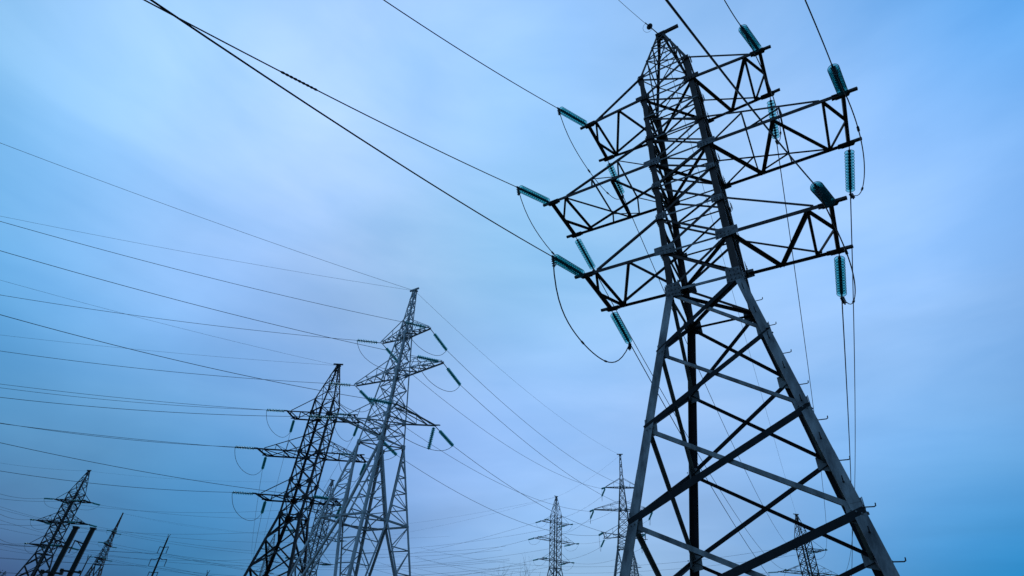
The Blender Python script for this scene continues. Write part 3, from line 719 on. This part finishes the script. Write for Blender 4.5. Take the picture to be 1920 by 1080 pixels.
            if lev == 'M' or not pointed and lev == 'M':
                for f in (.36, .68):
                    a, b = L(tN, nN, f), L(tF, nF, f)
                    angle(bm, a, b, wd * .55, up_, off=.01)
                    for tt, rr, ee, o_ in ((a, rN, eN, -1), (b, rF, eF, 1)):
                        q = L(rr, ee, f * .84); angle(bm, tt, q, wd * .5, V((0, o_, 0)), off=.01)
                        q = L(rr, ee, f * .84 - .28); angle(bm, tt, q, wd * .45, V((0, o_, 0)), off=-.01)
            elif pointed:
                for f in (.45,):
                    a, b = L(tN, nN, f), L(tF, nF, f)
                    for tt, rr, ee, o_ in ((a, rN, eN, -1), (b, rF, eF, 1)):
                        q = L(rr, ee, f * .84); angle(bm, tt, q, wd * .5, V((0, o_, 0)), off=.01)
            arm = obj(nm, bm, mu, root)
            if big:                                    # drilled end plates and gussets of the arm
                for e_ in (eN, eF):
                    bm = bmesh.new()
                    plate(bm, [e_ + V((sx * a, b, -.055)) for a, b in ((-.2, -.09), (.12, -.09), (.16, 0), (.12, .09), (-.2, .09))], (0, 0, -1), .012)
                    for a, b in ((-.12, -.04), (-.12, .05), (.02, -.04), (.02, .05)):
                        lathe(bm, e_ + V((sx * a, b, -.067)), (0, 0, -1), [(0, .018), (.014, .018), (.016, .010), (.03, .010)], 6)
                    obj('end_plate', bm, M['rust'], arm)
    # gusset plates at the leg joints
    if big:
        for ca, cb, n in FACES:
            n = V(n)
            for z, w_, h_ in [(zw, .40, .46), (H, .44, .34), (H + 1.27, .34, .26), (H + 2.58, .28, .24), (zmid, .40, .30), (H + 4.87, .30, .22), (ztop, .36, .28), (zcone, .26, .22)]:
                for c, o_ in ((ca, cb), (cb, ca)):
                    p = P(c, z); dirn = (P(o_, z) - p).normalized(); bm = bmesh.new()
                    arm_face = abs(n.y) > .5 and z in (H, zmid, ztop)
                    back = -.20 if arm_face else -.02
                    pts = [p + dirn * back + V((0, 0, -h_ * .35)), p + dirn * (w_ - .06) + V((0, 0, -h_ * .5)), p + dirn * w_ * .8 + V((0, 0, h_ * .5)), p + dirn * back + V((0, 0, h_ * .42))]
                    pts = [q + n * .045 for q in pts]
                    plate(bm, pts, n, .012)
                    for i in range(4):
                        for j in range(2 if h_ < .4 else 3):
                            q = p + dirn * (.04 + i * w_ * .22) + V((0, 0, -h_ * .28 + j * h_ * .28)) + n * .057
                            lathe(bm, q, n, [(0, .017), (.014, .017), (.015, .010), (.028, .010)], 6)
                    obj('gusset_plate', bm, M['plate'] if z in (zw, H, H + 1.27, H + 2.58, zmid) else mu, root)
        for z in low[1:-1]:
            for c in CORN:
                p = P(c, z)
                for n, dirn in ((V((0, CORN[c][1], 0)), V((-CORN[c][0], 0, 0))), (V((CORN[c][0], 0, 0)), V((0, -CORN[c][1], 0)))):
                    bm = bmesh.new()
                    pts = [p + V((0, 0, .20)), p + dirn * .26 + V((0, 0, .12)), p + dirn * .26 + V((0, 0, -.16)), p + V((0, 0, -.22))]
                    plate(bm, [q + n * (.004 if abs(n.x) > .5 and CORN[c][0] > 0 else -.045) for q in pts], n, .012)
                    for i in range(3):
                        q = p + dirn * (.05 + i * .07) + V((0, 0, -.05 + .03 * i)) + n * .017
                        lathe(bm, q, n, [(0, .015), (.014, .015), (.015, .009), (.03, .009)], 6)
                    obj('gusset_plate', bm, M['galv_dull'], root)
    elif key in ('T2', 'T3', 'T4'):
        for z in ([H, zmid, ztop, zw] if key != 'T3' else [H, zmid, ztop, zw, H + 1.27]):
            for c in CORN:
                p = P(c, z)
                for n, dirn in ((V((0, CORN[c][1], 0)), V((-CORN[c][0], 0, 0))), (V((CORN[c][0], 0, 0)), V((0, -CORN[c][1], 0)))):
                    h_ = .15 * k; bm = bmesh.new(); l_ = .30 if pointed else .36
                    plate(bm, [p + n * .04 + V((0, 0, h_)), p + n * .04 + dirn * l_ + V((0, 0, h_ * .7)), p + n * .04 + dirn * l_ - V((0, 0, h_)), p + n * .04 - V((0, 0, h_))], n, .012)
                    obj('gusset_plate', bm, mu, root)
    # climbing pegs up one leg
    if big:
        z = 2.4; i = 0
        while z < zw - .3:
            p = P('C', z)
            for nrm, alt in (((1, 0, 0), 0), ((0, -1, 0), 1)):
                if i % 2 != alt: continue
                nrm = V(nrm); inn = V((0, 1, 0)) if alt == 0 else V((-1, 0, 0))
                q = p + inn * .09; bm = bmesh.new()
                tube(bm, [q - nrm * .02, q + nrm * .09, q + nrm * .15, q + nrm * .175 + V((0, 0, .012)), q + nrm * .18 + V((0, 0, .055))], .0095, 7)
                lathe(bm, q + nrm * .001, nrm, [(0, .019), (.016, .019)], 6)
                obj('climbing_peg', bm, M['fitting'], root)
            z += .40; i += 1
    return root

TOW = [
 ('main', 'tall foreground pylon of dark riveted angle steel with paler grey lower legs', dict(big=True, upper=M['rust'], lower=M['galv_dull'])),
 ('T2', 'slender pale galvanised pylon beside the black one, highest on the left side', dict(upper=M['galv'], lower=M['galv'], thick=1.0)),
 ('T3', 'black lattice pylon with wide drooping arms left of the pale one', dict(upper=M['black'], lower=M['black'], thick=1.2)),
 ('T4', 'grey pylon partly hidden behind the left leg of the foreground pylon', dict(upper=M['galv_dull'], lower=M['galv_dull'], thick=1.1)),
 ('T5', 'small bluish pylon alone in the sky gap left of the foreground pylon leg', dict(upper=M['galv_dull'], lower=M['galv_dull'], thick=1.15)),
 ('T6', 'small dark pylon seen through the right side of the foreground pylon base', dict(upper=M['black'], lower=M['black'], thick=1.2)),
 ('T7', 'leftmost dark leaning pylon rising behind two thick posts', dict(upper=M['black'], lower=M['black'], thick=1.5)),
 ('T8', 'thin distant pylon standing just right of the two thick posts', dict(upper=M['rust'], lower=M['rust'], thick=1.6)),
 ('T9', 'distant pylon glimpsed between the black pylon and the pale pylon', dict(upper=M['galv_dull'], lower=M['galv_dull'], thick=1.2)),
 ('T11', 'faint far pylon seen through the lower left leg of the black pylon', dict(upper=M['galv_dull'], lower=M['galv_dull'], thick=1.2)),
 ('T10', 'faint far pylon directly behind the left leg of the foreground pylon', dict(upper=M['galv_dull'], lower=M['galv_dull'], thick=1.2)),
]
SHORT = {'main': 'tall foreground pylon', 'T2': 'pale left pylon', 'T3': 'black pylon', 'T4': 'grey pylon behind foreground leg',
         'T5': 'lone small bluish pylon', 'T6': 'dark pylon within foreground base', 'T7': 'leftmost dark pylon', 'T8': 'thin pylon right of posts',
         'T9': 'half hidden distant pylon', 'T11': 'far pylon behind black pylon', 'T10': 'faint pylon behind foreground leg'}
for key, lab, st in TOW: make_tower(key, lab, st)

# ---------------------------------------------------------------- insulator strings
ARM = {'T': 'upper', 'M': 'middle', 'L': 'lower'}; SIDE = {'L': 'left', 'R': 'right'}
def disc_glass(seg):
    bm = bmesh.new()                                   # glass bell with a thick rim, hanging along +z
    lathe(bm, (0, 0, 0), (0, 0, 1), [(.018, .040), (.026, .085), (.042, .120), (.048, .118), (.036, .085), (.028, .040)], seg)
    k0 = len(bm.faces)
    ring = [V((.125 * math.cos(a), .125 * math.sin(a), .048)) for a in [i * 2 * math.pi / seg for i in range(seg + 1)]]
    tube(bm, ring, .0075, 5)
    bm.faces.ensure_lookup_table()
    for f in bm.faces[k0:]: f.material_index = 1
    return bm
def disc_cap(seg):
    bm = bmesh.new()
    lathe(bm, (0, 0, 0), (0, 0, 1), [(-.048, .012), (-.044, .034), (-.02, .040), (.012, .046), (.020, .046), (.022, .014), (.072, .012)], seg)
    return bm
g_me = obj('glass_disc', disc_glass(24), [M['glass'], M['rim']], smooth=True); c_me = obj('disc_cap', disc_cap(12), M['fitting'], smooth=True)
GME, CME = g_me.data, c_me.data
bpy.data.objects.remove(g_me); bpy.data.objects.remove(c_me)
def far_string_mesh(n, seg=8):
    bm = bmesh.new(); prof = [(0, .014)]
    for i in range(n):
        h = i * .125
        prof += [(h + .02, .04), (h + .05, .045)]
    lathe(bm, (0, 0, 0), (0, 0, 1), prof + [(n * .125 + .05, .02)], 6)
    k0 = len(bm.faces)
    for i in range(n):
        lathe(bm, (0, 0, i * .125 + .05), (0, 0, 1), [(0, .05), (.012, .11), (.035, .130), (.065, .125), (.075, .06)], seg)
    bm.faces.ensure_lookup_table()
    for f in bm.faces[k0:]: f.material_index = 1
    for f in bm.faces: f.normal_update()
    o = obj('insulator_string', bm, [M['fitting'], M['farglass']]); me = o.data
    bpy.data.objects.remove(o); return me
FAR = far_string_mesh(12)
for (twr, arm, side, nf, p0, p1, link) in STRINGS:
    p0, p1 = V(p0), V(p1); d = (p1 - p0); L = d.length; d.normalize()
    s = TOWERS[twr].get('s', 1.0)
    where = {'N': 'camera side', 'F': 'far side'}[nf] if twr not in ('T5', 'T7', 'T8', 'T9', 'T11') else {'N': 'first end', 'F': 'second end'}[nf]
    if twr in ('T7', 'T8'): where = {'N': 'left-pulling end', 'F': 'right-pulling end'}[nf]
    if twr in ('T5', 'T9', 'T11'): where = {'N': 'right-pulling end', 'F': 'left-pulling end'}[nf]
    lab = 'glass insulator string, %s of %s %s arm, %s' % (where, ARM[arm], SIDE[side], SHORT[twr])
    grp = 'glass insulator strings on the pylon arms'
    q = d.to_track_quat('Z', 'Y')
    if twr == 'main':
        e = bpy.data.objects.new('insulator_string', None); COL.objects.link(e); e.location = p0; e.rotation_mode = 'QUATERNION'; e.rotation_quaternion = q
        tag(e, lab, 'insulator', grp)
        nd = 14; z0 = link + .02; z1 = L - .16; pitch = (z1 - z0) / nd
        bm = bmesh.new()                               # shackle and ball eye
        tube(bm, [(0, 0, -.03), (0, 0, link + .02)], .014, 7)
        tube(bm, [(.035 * math.cos(a), 0, .04 + .045 * math.sin(a)) for a in [i * math.pi / 6 for i in range(13)]], .011, 6)
        obj('shackle', bm, M['fitting'], e)
        for i in range(nd):
            go = bpy.data.objects.new('glass_disc', GME); COL.objects.link(go); go.parent = e; go.location = (0, 0, z0 + (i + .5) * pitch); go.scale = (.98, .98, 1)
            co = bpy.data.objects.new('disc_cap', CME); COL.objects.link(co); co.parent = go
            co.scale = (1, 1, pitch / .12)
        bm = bmesh.new()                               # strain clamp with its U-bolts
        box(bm, (0, 0, L - .06), V((.02, 0, 0)), V((0, .03, 0)), V((0, 0, .12)))
        dn = q.inverted() @ V((0, 0, -1)); dn.normalize(); sd2 = dn.cross(V((0, 0, 1))).normalized()
        for i in range(4):
            c = V((0, 0, L - .02)) + dn * (.05 + .07 * i) + V((0, 0, -.02 * i))
            box(bm, c, sd2 * .055, dn * .014, V((0, 0, .022))); box(bm, c + dn * .03, sd2 * .018, dn * .03, V((0, 0, .018)))
        obj('strain_clamp', bm, M['fitting'], e)
    else:
        e = bpy.data.objects.new('insulator_string', FAR); COL.objects.link(e)
        body = L - link if link < L else L
        e.location = p1 - d * body; e.rotation_mode = 'QUATERNION'; e.rotation_quaternion = q; e.scale = (s, s, body / 1.55)
        tag(e, lab, 'insulator', grp)
        if L > body + .02:
            bm = bmesh.new(); tube(bm, [V((0, 0, -(L - body) * 1.55 / body)), V((0, 0, 0))], .028 if twr == 'T2' else .02, 5)
            obj('link_chain', bm, M['fitting'], e)

# a string that only steadies the jumper, straight down from the pale pylon's lower right arm
tp = [s_[4] for s_ in STRINGS if s_[0] == 'T2' and s_[1] == 'L' and s_[2] == 'R' and s_[3] == 'F'][0]
e = bpy.data.objects.new('insulator_string', FAR); COL.objects.link(e); e.location = V(tp) + V((-.05, -.02, -.1))
e.rotation_euler = (math.pi - .06, .05, 0)
tag(e, 'glass insulator string hanging straight down, far tip of lower right arm, pale left pylon', 'insulator', 'glass insulator strings on the pylon arms')

# ---------------------------------------------------------------- conductors
def para(a, q, S, ext, n=26):
    a, q = V(a), V(q)
    return [a + (q - a) * (ext * i / n) + V((0, 0, -4 * S * (ext * i / n) * (1 - ext * i / n))) for i in range(n + 1)]
NO = {'T2G1': 'lower', 'T2G2': 'upper', 'T3G1': 'lower', 'T3G2': 'upper', 'T5G1': 'upper', 'T5G2': 'lower', 'T7G1': '', 'T8G1': ''}
for (twr, kind, a, q, S, ext, rad, arm, side, to) in WIRES:
    pts = para(a, q, S, ext); bm = bmesh.new()
    n0 = 10 if twr == 'main' else 5
    if kind == 'near' and arm == 'M' and side == 'L': pts = para(a, q, S, ext, 60)
    if twr + side == 'T2G2': rad = .0125
    tube(bm, pts, rad, n0)
    nm = 'earth_wire' if kind[0] == 'g' else 'power_line'
    o = obj(nm, bm, M['cable'])
    st = SHORT[twr]
    if kind == 'near': lab = 'thick power line passing overhead from the %s %s arm of %s' % (ARM[arm], SIDE[side], st)
    elif kind == 'gnear': lab = 'thin earth wire passing overhead from the peak of %s' % st
    elif kind == 'span': lab = 'line between %s %s arms of %s and %s' % (ARM[arm], SIDE[side], st, SHORT[to])
    elif kind == 'gspan': lab = 'thin earth wire from %s to %s' % (st, SHORT[to])
    elif kind == 'gout': lab = 'thin %s earth wire leaving the peak of %s' % (NO.get(twr + side, ''), st)
    else: lab = 'line leaving the %s %s arm of %s' % (ARM[arm], SIDE[side], st)
    lab = ' '.join(lab.split())
    tag(o, lab, 'earth wire' if kind[0] == 'g' else 'power line', 'overhead wires strung between the pylons')
    if kind == 'near' and arm == 'M' and side == 'L':  # spiral splice on the wire
        A = para(a, q, S, 1.0, 200); bm = bmesh.new(); i0, i1 = 137, 153
        d_ = (A[i1] - A[i0]); ln = d_.length; d_.normalize(); prof = []
        for j in range(9):
            h = ln * j / 9; prof += [(h, rad + .003), (h + ln / 27, rad + .013), (h + 2 * ln / 27, rad + .012)]
        lathe(bm, A[i0], d_, prof + [(ln, rad + .004)], 10)
        obj('splice_sleeve', bm, M['fitting'], o)
# the disc insulator and bonding loop on the foreground earth wire
W0 = [w for w in WIRES if w[1] == 'gnear'][0]
A = para(W0[2], W0[3], W0[4], 1.0, 40); dg = (A[40] - A[0]).normalized()
cpos = A[0] + dg * .95
e = empty('earth_wire_insulator', cpos)
tag(e, 'single round disc insulator with a thin wire loop beside the foreground pylon peak', 'insulator')
bm = bmesh.new(); lathe(bm, -dg * .05, dg, [(0, .03), (.02, .08), (.04, .125), (.07, .125), (.08, .05), (.12, .03)], 18); obj('disc', bm, M['fitting'], e)
bm = bmesh.new(); tube(bm, [-dg * .75, dg * .35], .02, 6); obj('link_rod', bm, M['fitting'], e)
bm = bmesh.new(); sx_ = dg.cross(V((0, 0, 1))).normalized(); dn_ = V((-.55, -.1, -.8)).normalized()
tube(bm, [dg * (.05 + .27 * math.cos(x_)) + dn_ * (.24 * math.sin(x_) + .12) for x_ in [i * 2 * math.pi / 20 * .86 - .5 for i in range(21)]], .006, 5); obj('bonding_loop', bm, M['cable'], e)

# jumper loops
for (twr, arm, side, a, b) in JUMPERS:
    a, b = V(a), V(b); s = TOWERS[twr].get('s', 1.0); h = (1.25 if twr == 'main' else 1.15) * s
    pts = []
    for i in range(25):
        f = i / 24; u = 2 * f - 1; sag = h * (1 - .55 * u * u - .45 * u ** 6)
        q_ = a.lerp(b, f) + V((0, 0, -sag))
        if twr == 'main' and side == 'L' and arm == 'L': q_ += V((-.26, 0, -.22)) * (1 - u ** 4)
        if twr == 'main' and side == 'R': q_ += V((.24 * (1 - u * u), 0, 0)) + V((0, 0, .3 * (1 - u * u)))
        pts.append(q_)
    bm = bmesh.new(); tube(bm, pts, (.018 if arm + side == 'LL' else .0135) if twr == 'main' else .017 * (s if s < 1 else 1), 8 if twr == 'main' else 5)
    o = obj('jumper_loop', bm, M['cable'])
    tag(o, 'slack jumper loop under %s %s arm of %s' % (ARM[arm], SIDE[side], SHORT[twr]), 'jumper wire', 'slack jumper loops under the arms')
    if twr == 'main':
        for f in ((.45, .72) if side == 'L' else (.3, .8)):
            i = int(24 * f); d = (pts[i + 1] - pts[i - 1]).normalized(); bm = bmesh.new()
            lathe(bm, pts[i] - d * .09, d, [(0, .016), (.02, .03), (.16, .03), (.18, .016)], 8)
            obj('parallel_groove_clamp', bm, M['fitting'], o)

# ---------------------------------------------------------------- thick posts, poles
def thick_post(x, y, h, w, label, rz):
    e = empty('concrete_post', (x, y, 0), rz); tag(e, label, 'post', 'thick dark posts at the left edge')
    bm = bmesh.new(); sec = [(-w, -w * .7), (-w * .7, -w), (w * .7, -w), (w, -w * .7), (w, w * .7), (w * .7, w), (-w * .7, w), (-w, w * .7)]
    prism(bm, V((0, 0, -.1)), V((0, 0, h)), sec, V((1, 0, 0)), V((0, 1, 0))); obj('shaft', bm, M['post'], e)
    bm = bmesh.new(); box(bm, (0, 0, h + .04), V((w * 1.25, 0, 0)), V((0, w * 1.25, 0)), V((0, 0, .05))); obj('cap', bm, M['post'], e)
    bm = bmesh.new(); box(bm, (0, -w - .05, h - 2.9), V((.62, 0, 0)), V((0, .05, 0)), V((0, 0, .06)))
    for a in (-.58, .58): box(bm, (a, -w - .05, h - 2.88), V((.09, 0, 0)), V((0, .09, 0)), V((0, 0, .10)))
    obj('crossbar', bm, M['post'], e)
    bm = bmesh.new(); angle(bm, (-w, 0, h - 1.0), (-w - .62, 0, h - .86), .09, (0, 0, 1)); angle(bm, (-w, 0, h - 1.25), (-w - .45, 0, h - .9), .05, (0, 0, 1)); obj('bracket', bm, M['fitting'], e)
    bm = bmesh.new(); prof = []
    for i in range(7): prof += [(i * .13, .03), (i * .13 + .04, .075), (i * .13 + .07, .03)]
    lathe(bm, (-w - .6, 0, h - .9), (0, 0, -1), prof, 8); obj('hanging_insulator', bm, M['fitting'], e)
thick_post(-46.9, 6.1, 7.6, .15, 'left one of two thick dark concrete posts with short crossbars', .9)
thick_post(-48.3, 7.75, 7.93, .15, 'right one of two thick dark concrete posts with short crossbars', .9)

def pole(x, y, h, rz, label, arms, r0=.17):
    e = empty('utility_pole', (x, y, 0), rz); tag(e, label, 'utility pole', 'slim utility poles on the left')
    bm = bmesh.new(); tube(bm, [(0, 0, -.1), (0, 0, h * .5), (0, 0, h)], lambda f: r0 * (1 - .45 * f), 10); obj('shaft', bm, M['post'], e)
    bm = bmesh.new()
    for s_ in (-1, 1): tube(bm, [(0, 0, h - .1), (s_ * .12, 0, h + .25), (s_ * .2, 0, h + .45)], .03, 6)
    tube(bm, [(-.1, 0, h + .2), (.1, 0, h + .2)], .03, 6); obj('fork_top', bm, M['fitting'], e)
    for z, w in arms:
        bm = bmesh.new()
        for s_ in (-1, 1):
            tube(bm, [(0, 0, z - (.0 if w < 1.2 else -.3)), (s_ * w * .45, 0, z + .05), (s_ * w, 0, z + .1)], .045, 6)
        am = obj('crossarm', bm, M['fitting'], e)
        for s_ in (-1, 1):
            bm = bmesh.new(); prof = []
            for i in range(6): prof += [(i * .14, .03), (i * .14 + .04, .09), (i * .14 + .07, .03)]
            lathe(bm, (s_ * w, 0, z + .08), (0, 0, -1), prof, 8); obj('hanging_insulator', bm, M['fitting'], am)
ph = 12.5
pole(-66.68, 29.19, 8.08, .3, 'small pole top at the bottom edge left of the black pylon', [(7.18, .6)], .11)
pole(-62.95, 14.43, 7.14, .3, 'thin post leaning in front of the thin pylon', [], .09)
pole(-78.3, 28.9, ph, .25, 'slim dark utility pole with forked top and three crossarms', [(ph - 1.2, .75), (ph - 2.7, 1.35), (ph - 4.2, .75)])
for i, (z, w) in enumerate([(ph - 1.2, .75), (ph - 2.7, 1.35), (ph - 4.2, .75)]):
    for s_ in (-1, 1):
        p = V((-78.3, 28.9, 0)) + Matrix.Rotation(.25, 3, 'Z') @ V((s_ * w, 0, z - .75))
        for dd, nm_ in ((V((-.62, -.78, -.004)), 'toward the left edge'), (V((.55, .83, .004)), 'toward the black pylon')):
            q = p + dd * 60; bm = bmesh.new(); tube(bm, para(p, q, 1.1, 1.0, 14), .012, 4)
            tag(obj('distribution_line', bm, M['cable']), 'thin line from %s %s arm of forked pole %s' % (('upper', 'middle', 'lower')[i], 'left' if s_ < 0 else 'right', nm_), 'power line', 'thin lines carried by the utility pole')

# ---------------------------------------------------------------- trees
def bare_tree(x, y, h, seed, label, spread=.5, r0=.11):
    rnd = random.Random(seed); e = empty('bare_tree', (x, y, 0)); tag(e, label, 'tree', 'bare trees along the bottom edge')
    bt = bmesh.new(); pts = [V((0, 0, -.1))]; p = V((0, 0, 0))
    for i in range(6):
        p = p + V((rnd.uniform(-.12, .12), rnd.uniform(-.12, .12), h * .6 / 6)); pts.append(p.copy())
    tube(bt, pts, lambda f: r0 * (1 - .6 * f), 7); obj('trunk', bt, M['bark'], e)
    bc = bmesh.new()
    def grow(p, d, ln, r, lvl):
        ps = [p]
        for i in range(4):
            d = (d + V((rnd.uniform(-.18, .18), rnd.uniform(-.18, .18), rnd.uniform(0, .14)))).normalized(); p = p + d * ln / 4; ps.append(p)
        tube(bc, ps, lambda f: r * (1 - .55 * f), 4)
        if lvl > 0:
            for k_ in range(rnd.randint(3, 4)):
                q = ps[rnd.randint(1, 4)]; nd_ = (d + V((rnd.uniform(-1, 1), rnd.uniform(-1, 1), rnd.uniform(-.1, .7))) * .75).normalized()
                grow(q, nd_, ln * rnd.uniform(.5, .72), r * .5, lvl - 1)
    for i in range(9):
        q = pts[min(6, 2 + i // 2)]; a = rnd.uniform(0, 6.28)
        grow(q, V((math.cos(a) * spread, math.sin(a) * spread, 1)).normalized(), h * .42 * rnd.uniform(.7, 1), r0 * .42, 3)
    grow(pts[-1], V((0, 0, 1)), h * .42, r0 * .4, 3)
    obj('crown', bc, M['bark'], e)
def leafy_tree(x, y, h, rad, seed, label):
    rnd = random.Random(seed); e = empty('leafy_tree', (x, y, 0)); tag(e, label, 'tree', 'dark trees at the bottom left corner')
    bt = bmesh.new(); tube(bt, [(0, 0, -.1), (.1, 0, h * .3), (-.1, .1, h * .7)], lambda f: .22 * (1 - .6 * f), 8)
    cl = []
    for i in range(26):
        a = rnd.uniform(0, 6.28); rr = rad * math.sqrt(rnd.random()) * .8; z = h * rnd.uniform(.3, .9); rr *= 1.1 - .6 * max(0, z / h - .5)
        c = V((rr * math.cos(a), rr * math.sin(a), z)); cl.append((c, rnd.uniform(.12, .26) * h * .6))
        tube(bt, [V((0, 0, z * .55)), c * .6 + V((0, 0, z * .25)), c], lambda f: .06 * (1 - .7 * f), 5)
    obj('trunk', bt, M['bark'], e); bc = bmesh.new()
    for c, r in cl:
        for i in range(170):
            d = V((rnd.gauss(0, 1), rnd.gauss(0, 1), rnd.gauss(0, .8))).normalized() * r * rnd.random() ** .35; q = c + d; s_ = rnd.uniform(.08, .17)
            n = V((rnd.uniform(-1, 1), rnd.uniform(-1, 1), rnd.uniform(-.3, 1))).normalized(); a = ortho(n, V((.2, .5, .3))); b = n.cross(a)
            vs = [bc.verts.new(q + a * s_ * u_ + b * s_ * v_ * .6) for u_, v_ in ((-1, 0), (0, -1), (1, 0), (0, 1))]; bc.faces.new(vs)
    obj('crown', bc, M['leaf'], e)
TREES = [(-27.8, 40.0, 7.6, 3, 'bare twiggy tree top below the small lone pylon'), (-31.3, 37.9, 7.3, 5, 'bare tree top at the bottom edge, left of the lone pylon'),
         (-29.6, 39.8, 6.9, 9, 'low bare tree between the two taller bare trees at the bottom edge')]
for x, y, h, s_, lab in TREES: bare_tree(x, y, h, s_, lab)
leafy_tree(-112.5, 24.3, 8.3, 3.6, 2, 'dark leafy tree top in the bottom left corner')
leafy_tree(-117.0, 17.5, 8.8, 4.2, 4, 'dark leafy tree cut off by the left edge')
